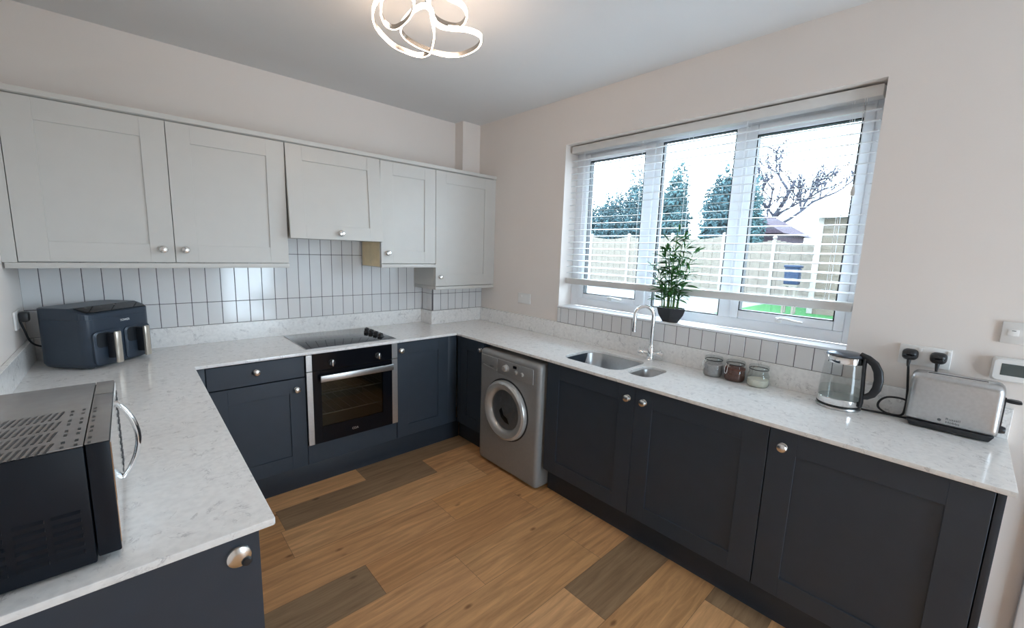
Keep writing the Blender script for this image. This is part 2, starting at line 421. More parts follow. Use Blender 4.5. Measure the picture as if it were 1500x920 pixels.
M().box(.158,.164,-2.2445,-1.8125,1.191,2.232).to('pane',M_GLASS,win,False)

# ------------------------------------------------------------------ venetian blind
bl=thing('venetian_blind','white wooden venetian blind lowered in front of the window','blind',(.075,(WY0+WY1)/2,1.30))
BY0,BY1=-1.150,-2.866
BX=.075
M().box(BX-.032,BX+.030,BY1,BY0,2.240,2.288,.003).to('headrail',M_RAIL,bl)
m=M(); tilt=math.radians(7)
zs=[1.3815+.0450*k for k in range(19)]
for z in zs:
    c,s=math.cos(tilt)*.025,math.sin(tilt)*.025
    a=Vector((BX-c,0,z-s)); b=Vector((BX+c,0,z+s)); nrm=Vector((-s,0,c)).normalized()*.0014
    P=[a-nrm,b-nrm,b+nrm,a+nrm]
    m.prism([(p.x,p.z) for p in P],BY1,BY0,'xz')
m.to('slats',M_SLAT,bl,False)
M().box(BX-.028,BX+.028,BY1-.004,BY0+.004,1.296,1.339,.005).to('bottom_rail',M_RAIL,bl)
for y in(-1.262,-1.72,-2.02,-2.33,-2.77):
    m=M()
    for x in(BX-.0255,BX+.0255): m.tube([(x,y,1.336),(x,y,2.242)],.0011,6)
    m.tube([(BX,y+.012,1.336),(BX,y+.012,2.242)],.0009,6)
    m.to('ladder_cord',M_SLAT,bl)
m=M(); 
for dy in(0,.008): m.tube([(BX-.035,-2.815+dy,2.245),(BX-.036,-2.815+dy,1.86+dy*2)],.0011,6)
m.lathe([(.0,0),(.007,.004),(.009,.02),(.005,.045),(0,.048)],(BX-.036,-2.811,1.82),(0,0,1),12)
m.to('pull_cord',M_RAIL,bl)

# ------------------------------------------------------------------ doors, knobs, cabinets
def knob(T,u,z,n,parent,r=.019,material=None):
    o=T@Vector((u,n,z)); ax=(T.to_3x3()@Vector((0,1,0)))
    k=r/.019
    M().lathe([(0,0),(.0165*k,0),(.0165*k,.003),(.0105*k,.006),(.0095*k,.012),(.0125*k,.015),(.0190*k,.0165),(.0195*k,.020),(.0178*k,.0225),(.0178*k,.024),(.0150*k,.0275),(.008*k,.0295),(0,.030)],o,ax,28,cap=False).to('knob',material or M_NICKEL,parent)
def shaker(T,u0,u1,z0,z1,n0,material,parent,st=.092,rt=.09,rb=.085,name='door',t=.020,rec=.007,x=None):
    """panelled door; T maps (u,n,z); n0 = back face, n0+t = front face"""
    m=M(T); b=.0008
    m.box(u0,u0+st,n0,n0+t,z0,z1,b,seg=1).box(u1-st,u1,n0,n0+t,z0,z1,b,seg=1)
    m.box(u0+st,u1-st,n0,n0+t,z0,z0+rb,b,seg=1).box(u0+st,u1-st,n0,n0+t,z1-rt,z1,b,seg=1)
    m.box(u0+st-.004,u1-st+.004,n0+.003,n0+t-rec,z0+rb-.004,z1-rt+.004)
    # little sloped bead round the panel
    return m.to(name,material,parent,True,ang=20)
def carcass(T,u0,u1,n1,z0,z1,material,parent,name='carcass',top=False,n0=.004):
    m=M(T); t=.018
    m.box(u0,u0+t,n0,n1,z0,z1).box(u1-t,u1,n0,n1,z0,z1).box(u0+t,u1-t,n0,n1,z0,z0+t).box(u0+t,u1-t,n0,n0+.008,z0+t,z1)
    if top: m.box(u0+t,u1-t,n0+.008,n1,z1-t,z1)
    return m.to(name,material,parent,False)
FB=frame((0,0,0),(1,0,0),(0,-1,0))       # back wall: u=x, n=-y
FR=frame((0,0,0),(0,-1,0),(-1,0,0))      # right wall: u=-y, n=-x
UD=.3535; DT=.020
# --- wall cabinets
c=thing('wall_cabinet','wide pale grey double-door wall cabinet above the air fryer','cabinet',(-2.215,-.17,1.38))
carcass(FB,-2.766,-1.6640,UD-DT-.002,1.405,2.127,M_UPPER,c,top=True)
M(FB).box(XL+.001,-2.7672,.012,UD-.001,1.405,2.127).to('filler_panel',M_UPPER,c,False)
d=shaker(FB,-2.7645,-2.2155,1.4085,2.1235,UD-DT,M_UPPER,c,.098,.094,.092); knob(FB,-2.262,1.475,UD,d)
d=shaker(FB,-2.2125,-1.6645,1.4085,2.1235,UD-DT,M_UPPER,c,.098,.094,.092); knob(FB,-2.170,1.475,UD,d)
M(FB).box(-2.805,-1.6640,UD-.022,UD+.006,1.378,1.404,.002).to('pelmet',M_UPPER,c)
c=thing('wall_cabinet','short pale grey extractor cabinet above the hob with its door tilted out','cabinet',(-1.361,-.17,1.56))
carcass(FB,-1.6620,-1.0610,UD-DT-.03,1.562,2.127,M_UPPER,c,top=True)
# tilted door: hinge at the top
ang=math.atan2(.047,.56)
T=frame((0,-(UD-DT),2.1235),(1,0,0),(0,-1,0))@Matrix.Rotation(ang,4,'X')
d=shaker(T,-1.6600,-1.0630,-.5655,0,0,M_UPPER,c,.092,.09,.088)
knob(T,-1.357,-.5655+.042,DT,d)
c=thing('wall_cabinet','narrow pale grey wall cabinet right of the extractor','cabinet',(-.832,-.17,1.38))
carcass(FB,-1.0590,-.6068,UD-DT-.002,1.405,2.127,M_UPPER,c,top=True)
M(FB).box(-1.0600,-1.0592,.03,UD-DT-.003,1.382,1.560).to('side_panel',M_MAPLE,c,False)['label']='bare maple-coloured side panel'
d=shaker(FB,-1.0580,-.6070,1.4085,2.1235,UD-DT,M_UPPER,c,.096,.09,.09); knob(FB,-1.008,1.482,UD,d)
M(FB).box(-1.0590,-.6068,UD-.022,UD+.006,1.378,1.404,.002).box(-1.0590,-1.041,.012,UD-.022,1.378,1.404,.002).to('pelmet',M_UPPER,c)
c=thing('wall_cabinet','tall pale grey corner wall cabinet touching the window wall','cabinet',(-.30,-.25,1.20))
m=M(FB); t=.018
m.box(-.6054,-.5874,.012,UD-DT-.002,1.2258,2.127).box(-.028,-.010,.185,UD-DT-.002,1.2258,2.127).box(-.5874,-.028,.185,UD-DT-.002,1.2258,1.2438).box(-.5874,-.028,.185,.193,1.2438,2.09).box(-.5874,-.028,.193,UD-DT-.002,2.109,2.127)
m.to('carcass',M_UPPER,c,False)
d=shaker(FB,-.6035,-.0285,1.2293,2.1235,UD-DT,M_UPPER,c,.092,.088,.092); knob(FB,-.562,1.301,UD,d,.016)
M(FB).box(-.0275,-.001,.19,UD-.002,1.2258,2.127).to('filler_panel',M_UPPER,c,False)
M(FB).box(-.6054,-.004,UD-.022,UD+.006,1.1985,1.2248,.002).box(-.6054,-.5874,.012,UD-.022,1.1985,1.2248,.002).to('pelmet',M_UPPER,c)
m=M(FB); m.prism([(.012,2.128),(UD-.004,2.128),(UD+.010,2.134),(UD+.014,2.155),(.012,2.155)],XL+.001,-.190,'yz')
m=M(); m.prism([(-.012,2.1276),(-UD+.004,2.1276),(-UD-.006,2.134),(-UD-.010,2.155),(-.012,2.155)],XL+.001,-.190,'yz')
m.prism([(-.118,2.1276),(-UD+.004,2.1276),(-UD-.006,2.134),(-UD-.010,2.155),(-.118,2.155)],-.1898,-.001,'yz')
tag(m.to('cornice',M_UPPER),'long pale grey cornice along the top of the wall cabinets','cornice')

# --- base units: back run
NB=.5862; NR=.551; Z0=.160; Z1=.861; ZC=.8680
c=thing('base_cabinet','anthracite base cabinet with a drawer above one door, left of the oven','cabinet',(-1.906,-.3,0))
carcass(FB,-2.150,-1.6665,NB-DT-.002,Z0,ZC,M_BASE,c)
d=M(FB).box(-2.1485,-1.6665,NB-DT,NB,.7345,Z1,.0015,seg=1).to('drawer',M_BASE,c); knob(FB,-1.919,.806,NB,d)
d=shaker(FB,-2.1485,-1.6665,Z0+.002,.7285,NB-DT,M_BASE,c,.088,.088,.086); knob(FB,-1.716,.662,NB,d)
M(FB).box(-2.192,-2.1515,.30,NB-.004,Z0,ZC,.001).to('filler_panel',M_BASE,c)
c=thing('base_cabinet','single-door anthracite base cabinet right of the oven','cabinet',(-.83,-.3,0))
carcass(FB,-1.0650,-.600,NB-DT-.002,Z0,ZC,M_BASE,c)
d=shaker(FB,-1.0630,-.6350,Z0+.002,Z1,NB-DT,M_BASE,c,.088,.088,.086); knob(FB,-1.030,.808,NB,d)
M(FB).box(-.6335,-.552,.50,NB-.003,Z0,ZC,.001).to('corner_post',M_BASE,c)
# oven housing filler
c=thing('oven_housing','anthracite housing unit with a plain panel under the oven','cabinet',(-1.366,-.3,0))
m=M(FB); m.box(-1.6650,-1.6570,.03,NB-.025,Z0,ZC).box(-1.0740,-1.0665,.03,NB-.025,Z0,ZC).box(-1.6570,-1.0740,.03,NB-.025,Z0,Z0+.018).box(-1.6570,-1.0740,.06,NB-.025,.272,.290)
m.to('carcass',M_BASE,c,False)
M(FB).box(-1.6645,-1.0670,NB-.02,NB,Z0+.001,.2905,.0015,seg=1).to('filler_panel',M_BASE,c)
# right run
c=thing('base_cabinet','narrow anthracite corner door beside the washing machine','cabinet',(-.3,-.76,0))
carcass(FR,.625,.922,NR-DT-.002,Z0,ZC,M_BASE,c)
d=shaker(FR,.640,.920,Z0+.002,Z1,NR-DT,M_BASE,c,.075,.088,.086); knob(FR,.893,.806,NR,d,.016)
M(FR).box(.588,.638,.50,NR-.003,Z0,ZC,.001).to('corner_post',M_BASE,c)
c=thing('base_cabinet','wide anthracite double-door sink cabinet','cabinet',(-.3,-2.15,0))
carcass(FR,1.545,2.757,NR-DT-.002,Z0,ZC,M_BASE,c)
d=shaker(FR,1.5470,2.1510,Z0+.002,Z1,NR-DT,M_BASE,c,.095,.088,.084); knob(FR,2.112,.797,NR,d)
d=shaker(FR,2.1535,2.7565,Z0+.002,Z1,NR-DT,M_BASE,c,.095,.088,.084); knob(FR,2.203,.798,NR,d)
c=thing('base_cabinet','anthracite single-door base cabinet below the kettle and toaster','cabinet',(-.3,-3.06,0))
carcass(FR,2.759,3.357,NR-DT-.002,Z0,ZC,M_BASE,c)
d=shaker(FR,2.7605,3.3560,Z0+.002,Z1,NR-DT,M_BASE,c,.095,.088,.084); knob(FR,2.810,.797,NR,d)
tag(M(FR).box(3.3595,3.3775,.003,NR-.001,.001,ZC,.001).to('end_panel',M_PLINTH),'dark end panel at the right end of the units','panel')
# left run
c=thing('base_cabinet','anthracite base unit at the near left under the microwave','cabinet',(-2.5,-1.4,0))
m=M(); m.box(-2.810,-2.244,-2.155,-.63,Z0,Z0+.018).box(-2.810,-2.792,-2.155,-.63,Z0+.018,ZC).box(-2.792,-2.244,-2.155,-2.137,Z0+.018,ZC).box(-2.792,-2.244,-.648,-.63,Z0+.018,ZC)
m.to('carcass',M_BASE,c,False)
FL=frame((XL,0,0),(0,1,0),(1,0,0))
for a,b in((-2.152,-1.643),(-1.640,-1.131),(-1.128,-.640)):
    d=shaker(FL,a,b,Z0+.002,Z1,.569,M_BASE,c,.088,.088,.086); knob(FL,b-.045,.80,.589,d)
d=M().box(-2.811,-2.2255,-2.177,-2.157,Z0+.002,.8660,.001,seg=1).to('end_door',M_BASE,c)
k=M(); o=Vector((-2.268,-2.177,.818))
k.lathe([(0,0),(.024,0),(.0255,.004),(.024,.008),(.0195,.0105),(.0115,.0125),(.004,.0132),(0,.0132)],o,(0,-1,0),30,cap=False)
k.lathe([(0,.004),(.0105,.004),(.0105,.014),(.008,.0175),(0,.018)],o+Vector((.013,0,-.0135)),(0,-1,0),20,cap=False,mi=1)  # black cap stands in for a dark reflection in the silver dome
k.to('knob',[M_NICKEL,M_BLACK],d)['label']='round silver knob with a dark reflection modelled as a black cap at its lower right'
# plinths
tag(M().box(-2.20,-.492,-.536,-.520,.0005,.1585,.001).to('plinth',M_PLINTH),'dark plinth along the floor below the oven','plinth')
tag(M().box(-.486,-.470,-.925,-.5365,.0005,.1585,.001).to('plinth',M_PLINTH),'short dark plinth below the corner door','plinth')
tag(M().box(-.486,-.470,-3.359,-1.532,.0005,.1585,.001).to('plinth',M_PLINTH),'long dark plinth below the sink cabinet','plinth')
tag(M().box(-2.29,-2.274,-2.13,-.5365,.0005,.1585,.001).box(-2.80,-2.2745,-2.15,-2.1305,.0005,.1585,.001).to('plinth',M_PLINTH),'dark plinth below the near left unit','plinth')

# ------------------------------------------------------------------ worktop
def curve_mesh(loops,z0,z1,bevel=0):
    c=bpy.data.curves.new('tmp','CURVE'); c.dimensions='2D'; c.fill_mode='BOTH'; c.extrude=(z1-z0)/2-bevel; c.bevel_depth=bevel; c.bevel_resolution=1
    c.offset=-bevel
    for l in loops:
        s=c.splines.new('POLY'); s.points.add(len(l)-1); s.use_cyclic_u=True
        for p,q in zip(s.points,l): p.co=(q[0],q[1],0,1)
    o=bpy.data.objects.new('tmp',c); COL.objects.link(o)
    me=bpy.data.meshes.new_from_object(o.evaluated_get(bpy.context.evaluated_depsgraph_get())); bpy.data.objects.remove(o)
    me.transform(Matrix.Translation((0,0,(z0+z1)/2))); return me
XF=-2.193; YB=-.6062; XR=-.571; YEL=-2.1909; YER=-3.3942
# sink openings (y runs along the window wall)
def bowl_loop(x0,x1,y0,y1,r): return rrect(x0,x1,y0,y1,r,7)
B1=bowl_loop(-.455,-.115,-1.975,-1.560,.085)
B2=bowl_loop(-.430,-.195,-2.150,-2.005,.055)
outer=[(XL+.001,-.001),(XL+.001,YEL),(XF-.004,YEL),(XF,YEL+.004),(XF,YB),(XR,YB),(XR,YER),(-.0012,YER),(-.0012,-.001)]
me=curve_mesh([outer,B1,B2],ZT-.0172,ZT,.0015)
me.materials.append(M_QUARTZ)
wt=link('worktop',me,None,True,ang=25); tag(wt,'white veined quartz worktop running round three sides','worktop')
US=1.0028; e=ZT+.0002
m=M(); b=.0015
m.box(XL+.0215,-.532,-.0205,-.0012,e,US,b,seg=1).box(-.5415,-.0015,-.1935,-.1842,e,US,b,seg=1).box(-.5415,-.5322,-.1840,-.0012,e,US,b,seg=1)
m.box(-.0205,-.0012,YER,-.1938,e,US,b,seg=1).box(XL+.0012,XL+.0212,YEL,-.0012,e,US,b,seg=1)
m.to('upstand',M_QUARTZ,wt)
# drainer grooves beside the small bowl
m=M()
for x in(-.40,-.355,-.31,-.265,-.22):
    m.box(x-.003,x+.003,-2.56,-2.19,ZT-.0005,ZT+.0004,.0003,seg=1)
m.to('drainer_ribs',M_QUARTZ,wt)

# ------------------------------------------------------------------ sink and tap
s=thing('kitchen_sink','undermounted one-and-a-half-bowl stainless sink','sink',(-.29,-1.86,.70))
def bowl(name,x0,x1,y0,y1,r,depth,dr):
    m=M(); loops=[]
    zt=ZT-.0178
    def lp(ins,z,rr): return [(p[0],p[1],z) for p in rrect(x0-ins,x1+ins,y0-ins,y1+ins,rr,7)]
    loops=[lp(.020,zt,r+.02),lp(.002,zt,r+.002),lp(0,zt-.004,r),lp(-.006,zt-depth+.04,r),lp(-.016,zt-depth+.012,max(r-.012,.02)),lp(-.04,zt-depth,max(r-.03,.015)),lp(-.07,zt-depth-.001,max(r-.045,.008))]
    m.loft(loops,cap=False)
    cx,cy=(x0+x1)/2,(y0+y1)/2
    R=[v for v in m.bm.verts if abs(v.co.z-(zt-depth-.001))<1e-6]; m.bm.faces.new(R[:])
    b=m.to(name,M_SATIN,s,True,ang=50)
    M().lathe([(0,.002),(.018,.002),(.022,.004),(.036,.003),(.038,.0005)],(cx,cy,zt-depth-.001),(0,0,1),24,cap=False).to('drain',M_CHROME,b)
bowl('main_bowl',-.455,-.115,-1.975,-1.560,.085,.165,1)
bowl('half_bowl',-.430,-.195,-2.150,-2.005,.055,.12,1)
t=thing('kitchen_tap','chrome swan-neck mixer tap with two lever handles','tap',(-.063,-1.952,ZT))
tx,ty=-.068,-1.955
M().lathe([(.026,0),(.026,.006),(.021,.012),(.0195,.03),(.0195,.075),(.0165,.085),(.0135,.092),(.0135,.10)],(tx,ty,ZT+.0003),(0,0,1),24).to('tap_body',M_CHROME,t)
pts=[(tx,ty,ZT+.08),(tx,ty,ZT+.18)]
ax=Vector((-.72,.69,0)).normalized()
pts+=[(tx,ty,ZT+.262)]
cR=.056
for k in range(0,13):
    q=PI*k/12; c0=Vector((tx,ty,ZT+.275))+ax*cR; pts.append(tuple(c0+ax*(-math.cos(q)*cR)+Vector((0,0,1))*math.sin(q)*cR*1.05))
e0=Vector(pts[-1]); pts+=[tuple(e0+Vector((0,0,-.06))),tuple(e0+Vector((0,0,-.088)))]
M().tube(pts,.0115,16).to('spout',M_CHROME,t)
M().tube([tuple(e0+Vector((0,0,-.075))),tuple(e0+Vector((0,0,-.098)))],.0135,16).to('aerator',M_CHROME,t)
for sg in(1,-1):
    m=M(); u=Vector((-.25,.97,0)).normalized()*sg; o=Vector((tx,ty,ZT+.045))
    m.lathe([(.0135,.012),(.0135,.045),(.0185,.047),(.0195,.068),(.0165,.074),(0,.075)],o,u,20)
    m.tube([tuple(o+u*.06),tuple(o+u*.062+Vector((-.012,0,.03)))],[.006,.005],10)
    m.to('lever_handle',M_CHROME,t)

# ------------------------------------------------------------------ hob
h=thing('ceramic_hob','black glass hob set in the worktop above the oven','hob',(-1.345,-.30,ZT))
M().box(-1.640,-1.048,-.548,-.062,ZT+.0004,ZT+.0054,.002).to('glass_top',M_BLACKGLASS,h)
m=M(); bars_=((-1.6402,-1.0478),)
for x0,x1,y0,y1 in((-1.6425,-1.6395,-.5505,-.0595),(-1.0485,-1.0455,-.5505,-.0595),(-1.6395,-1.0485,-.5505,-.5475),(-1.6395,-1.0485,-.0625,-.0595)):
    m.box(x0,x1,y0,y1,ZT+.0004,ZT+.0048,.0006,seg=1)
m.to('trim_frame',M_STEEL,h)
for i in range(4):
    y=-.215-.078*i
    M().lathe([(.0225,0),(.0225,.004),(.019,.006),(.0175,.022),(.015,.0255),(0,.026)],(-1.115,y,ZT+.0056),(0,0,1),20).box(-1.119,-1.111,y-.018,y+.018,ZT+.020,ZT+.036,.002).to('control_knob',M_BLACK,h)

# ------------------------------------------------------------------ oven
ov=thing('built_in_oven','black built-in electric oven with steel side strips','oven',(-1.366,-.33,.29))
OX0,OX1,OZ0,OZ1,OY=-1.6635,-1.0690,.2925,.8665,.6078
m=M(FB)
m.box(OX0+.01,OX1-.01,.05,.06,OZ0+.005,OZ1-.01).box(OX0+.01,OX0+.03,.06,OY-.022,OZ0+.005,OZ1-.01).box(OX1-.03,OX1-.01,.06,OY-.022,OZ0+.005,OZ1-.01).box(OX0+.03,OX1-.03,.06,OY-.022,OZ0+.005,.36).box(OX0+.03,OX1-.03,.06,OY-.022,.725,OZ1-.01)
cav=m.to('oven_cavity',M_ENAMEL,ov,False)
for z in(.590,.455):
    m=M(FB)
    for k in range(9): m.tube([(-1.62+.055*k*1.0+.03,.10,z),(-1.62+.055*k+.03,OY-.06,z)],.002,6)
    m.tube([(-1.63,OY-.058,z),(-1.11,OY-.058,z)],.0035,8); m.tube([(-1.63,.10,z),(-1.11,.10,z)],.003,8)
    m.to('wire_shelf',M_STEEL,ov)
m=M(FB); m.box(-1.6285,-1.1105,OY-.021,OY,.7625,OZ1,.0015,seg=1)
cp=m.to('control_panel',M_OVENBLACK,ov)
for u in(-1.514,-1.211):
    M(FB).lathe([(.021,0),(.021,.003),(.018,.004),(.017,.018),(0,.019)],(u,OY,.803),(0,1,0),20).box(u-.0045,u+.0045,OY+.015,OY+.026,.783,.823,.002,mi=1).to('oven_knob',[M_BLACK,M_NICKEL],cp)
for a,b in((OX0,-1.6290),(-1.1100,OX1)):
    M(FB).box(a,b,OY-.021,OY-.001,.7640,OZ1,.001,seg=1).box(a,b,OY-.021,OY-.001,OZ0,.7600,.001,seg=1).to('side_strip',M_STEEL,ov)
m=M(FB); wx0,wx1,wz0,wz1=-1.5800,-1.1780,.395,.690
m.box(-1.6285,wx0,OY-.020,OY,OZ0,.7585,.001,seg=1).box(wx1,-1.1105,OY-.020,OY,OZ0,.7585,.001,seg=1).box(wx0,wx1,OY-.020,OY,OZ0,wz0,.0005,seg=1).box(wx0,wx1,OY-.020,OY,wz1,.7585,.0005,seg=1)
dr=m.to('oven_door',M_OVENBLACK,ov)
M(FB).box(wx0,wx1,OY-.012,OY-.004,wz0,wz1).to('door_glass',M_OVENGLASS,dr,False)
M(FB).box(-1.592,-1.113,OY+.022,OY+.034,.694,.735,.003).box(-1.575,-1.555,OY,OY+.024,.703,.726,.002).box(-1.150,-1.130,OY,OY+.024,.703,.726,.002).to('door_handle',M_STEEL,dr)['label']='flat steel bar handle'
text('CDA',.020,frame((0,0,0),(1,0,0),(0,-1,0))@Matrix.Translation((-1.375,OY+.0003,.336))@Matrix.Rotation(PI/2,4,'X'),M_STEEL,'logo',dr)

# ------------------------------------------------------------------ washing machine
w=thing('washing_machine','silver front-loading washing machine under the worktop','washing machine',(-.32,-1.228,0))
WX=.592; w0,w1=.9310,1.5250
m=M(FR)
prof=rrect(.02,WX,.012,.840,.028,5)
# rounded-edge body: loft of rounded rectangles across the width
def wl(u,ins): return [(u,p[0],p[1]) for p in rrect(.02+ins,WX-ins,.012+ins,.840-ins,max(.03-ins*.5,.012),5)]
m.loft([wl(w0,.022),wl(w0+.006,.008),wl(w0+.018,.001),wl(w0+.03,0),wl(w1-.03,0),wl(w1-.018,.001),wl(w1-.006,.008),wl(w1,.022)])
body=m.to('body',M_SILVERPL,w,True,ang=50)
m=M(FR)
for u in(w0+.06,w1-.06):
    for n in(.08,WX-.07): M(FR).lathe([(.02,.0005),(.02,.014)],(u,n,0),(0,0,1),14).to('foot',M_BLACK,w)
# control fascia
m=M(FR); m.box(w0+.198,w1-.055,WX-.002,WX+.004,.700,.800,.003).to('control_panel',M_SILVERPL,w)
m=M(FR); m.box(w0+.022,w0+.194,WX-.002,WX+.005,.712,.800,.004)
m.prism([(w0+.03,.718),(w0+.05,.735),(w0+.08,.728),(w0+.12,.7235),(w0+.19,.7205),(w0+.19,.713),(w0+.10,.712),(w0+.05,.712)],WX+.002,WX+.011,'xz')
dd=m.to('detergent_drawer',M_SILVERPL,w)
text('INDESIT',.012,FR@Matrix.Translation((w0+.14,WX+.0055,.735))@Matrix.Rotation(PI/2,4,'X'),M_DARKTXT,'logo',dd)
M(FR).lathe([(.027,0),(.026,.004),(.0215,.006),(.020,.022),(.016,.025),(0,.0255)],(1.216,WX+.004,.752),(0,1,0),24).to('programme_dial',M_SILVERD,w)
M(FR).box(1.283,1.318,WX+.002,WX+.0052,.766,.786,.001,seg=1).to('display',M_BLACKGLASS,w)
for u,z in((1.315,.744),(1.372,.745)):
    M(FR).lathe([(.013,0),(.013,.008),(.010,.011),(0,.012)],(u,WX+.004,z),(0,1,0),18).to('push_button',M_SILVERD,w)
# drum, door ring, porthole
uc,zc=1.222,.462
M(FR).lathe([(.215,.0),(.215,.003),(.206,.0035)],(uc,WX-.0005,zc),(0,1,0),48,cap=False).to('door_surround',M_RUBBER,w)
M(FR).lathe([(.204,-.001),(.206,.014),(.200,.028),(.186,.036),(.165,.034),(.148,.026),(.138,.012),(.136,.003)],(uc,WX+.0005,zc),(0,1,0),48,cap=False).to('door_ring',M_SILVERD,w)
M(FR).lathe([(0,.0035),(.05,.0035),(.11,.0033),(.136,.003)],(uc,WX+.0006,zc),(0,1,0),40,cap=False).to('drum_disc',M_DRUM,w)['label']='drum seen through the porthole'  # shallow disc that models the drum behind the glass
M(FR).lathe([(0,.021),(.04,.0205),(.08,.018),(.115,.013),(.1365,.005)],(uc,WX+.0010,zc),(0,1,0),40,cap=False).to('porthole',M_PORT,w)
m=M(FR)
m.prism([(uc-.06,zc-.02),(uc-.04,zc+.005),(uc-.02,zc-.04),(uc+.02,zc-.055),(uc+.04,zc-.09),(uc,zc-.085),(uc-.04,zc-.06)],WX+.0045,WX+.009,'xz',bevel=.001)
m.to('drum_paddle',M_BLACK,w)
M(FR).box(uc-.035,uc+.0,WX+.034,WX+.040,zc+.178,zc+.186,.002).to('door_latch',M_SILVERPL,w)

# ------------------------------------------------------------------ microwave
mw=thing('microwave_oven','black microwave with curved chrome handle on the near left worktop','microwave',(-2.62,-1.90,ZT))
MX0,MX1,MY0,MY1,MZ0,MZ1=-2.800,-2.456,-2.136,-1.668,ZT+.007,1.139
m=M(); m.box(MX0,MX1-.036,MY0,MY1,MZ0,MZ1-.0035,.003).to('casing',M_MWTOP,mw)
M().box(MX0,MX1-.0362,MY0+.0005,MY1-.0005,MZ1-.0033,MZ1,.0012).to('top_plate',M_MWSHEEN,mw)  # thin sheet carrying the painted sheen on the black casing's top
M().box(MX1-.034,MX1,MY0,MY1-.125,MZ0+.010,MZ1-.0015,.003).box(MX1-.0345,MX1-.001,MY0+.0005,MY1-.1255,MZ1-.0015,MZ1,.0006,mi=1).to('door',[M_MWTOP,M_MWSHEEN],mw)
cp=M().box(MX1-.034,MX1,MY1-.122,MY1,MZ0+.010,MZ1-.0015,.003).box(MX1-.0345,MX1-.001,MY1-.1215,MY1-.0005,MZ1-.0015,MZ1,.0006,mi=1).to('control_panel',[M_MWTOP,M_MWSHEEN],mw)
M().box(MX1-.001,MX1+.0015,MY0+.004,MY1-.129,MZ0+.002,MZ1-.006,.0005,seg=1).to('door_glass',M_CHROME,mw)
M().box(MX1-.001,MX1+.0012,MY1-.118,MY1-.004,MZ0+.002,MZ1-.006,.0005,seg=1).to('fascia',M_WHITEPL,mw)
m=M()
for k in range(11):
    z=MZ0+.02+.019*k
    for j in range(3): m.box(MX1+.0012,MX1+.0030,MY1-.108+.034*j,MY1-.084+.034*j,z,z+.010,.0005,seg=1)
m.to('buttons',M_BLACK,cp)
hy=MY1-.155; hp=[]
for k in range(13):
    q=k/12; z=.922+.196*q; hp.append((MX1+.004+.034*math.sin(PI*q)**.8,hy,z))
M().tube([(MX1-.002,hy,.922)]+hp+[(MX1-.002,hy,1.118)],.0095,12,flat=(1.0,.7)).to('handle',M_CHROME,mw)
m=M()
for r in range(4):
    yc=-1.925-.066*r
    for k in range(23):
        xc=-2.538-.0102*k
        m.prism([(xc-.0052,yc-.024),(xc-.0008,yc-.024),(xc+.0062,yc+.024),(xc+.0018,yc+.024)],MZ1+.0001,MZ1+.0007,'xy')
for r in range(4):
    for j in range(2):
        for k in range(3):
            xc=-2.520+.018*k; yc=-1.905-.066*r-.026*j
            m.box(xc-.0025,xc+.0025,yc-.006,yc+.006,MZ1+.0001,MZ1+.0005)
m.to('top_vents',M_BLACK,mw,False)
m=M()
for gx in(-2.572,-2.525,-2.622,-2.672):
    for k in range(6):
        z=.922+.0165*k
        m.prism([(MY0-.0002,z),(MY0-.0045,z+.0015),(MY0-.0045,z+.003),(MY0-.0002,z+.008)],gx-.019,gx+.019,'yz')
m.to('side_louvres',M_MWTOP,mw,False)
m=M()
for x in(MX0+.04,MX1-.055):
    for y in(MY0+.035,MY1-.035): M().lathe([(.013,.0003),(.013,.0075)],(x,y,ZT),(0,0,1),14).to('foot',M_BLACK,mw)

# ------------------------------------------------------------------ air fryer
af=thing('air_fryer','dark navy dual-drawer air fryer in the left corner of the worktop','air fryer',(-2.453,-.300,ZT),math.atan2(.258,.245))
# local frame: x = along the front (left to right), y = backwards (front at 0), z up
AW=.178
def plan(x0,x1,y0,y1,r): return rrect(x0,x1,y0,y1,r,6)
m=M()
def ring(ins):
    q=plan(-AW+ins,AW-ins,ins,.255-ins,.045)
    return q[:14]+[(-AW+ins,.085)]+q[14:]+[(AW-ins,.085)]
def al(z,ins): return [(p[0],p[1],z) for p in ring(ins)]
m.loft([al(.006,.02),al(.014,.006),al(.03,.0),al(.245,.0)])
bd=m.to('body',M_NAVY,af,True,local=True,ang=50)
m=M()
def cap(zf,zb,ins): return [(p[0],p[1],zf+(zb-zf)*min(1,max(0,p[1]/.085))) for p in ring(ins)]
m.loft([al(.2455,.0),cap(.268,.296,.0),cap(.272,.300,.004)],cap=False)
m.bm.verts.ensure_lookup_table(); tv=m.bm.verts[-30:]
m.bm.faces.new(tv[14:30]); m.bm.faces.new([tv[29]]+tv[0:15]); m.bm.faces.new(m.bm.verts[:30])
m.to('lid',M_NAVY,af,True,local=True,ang=12)
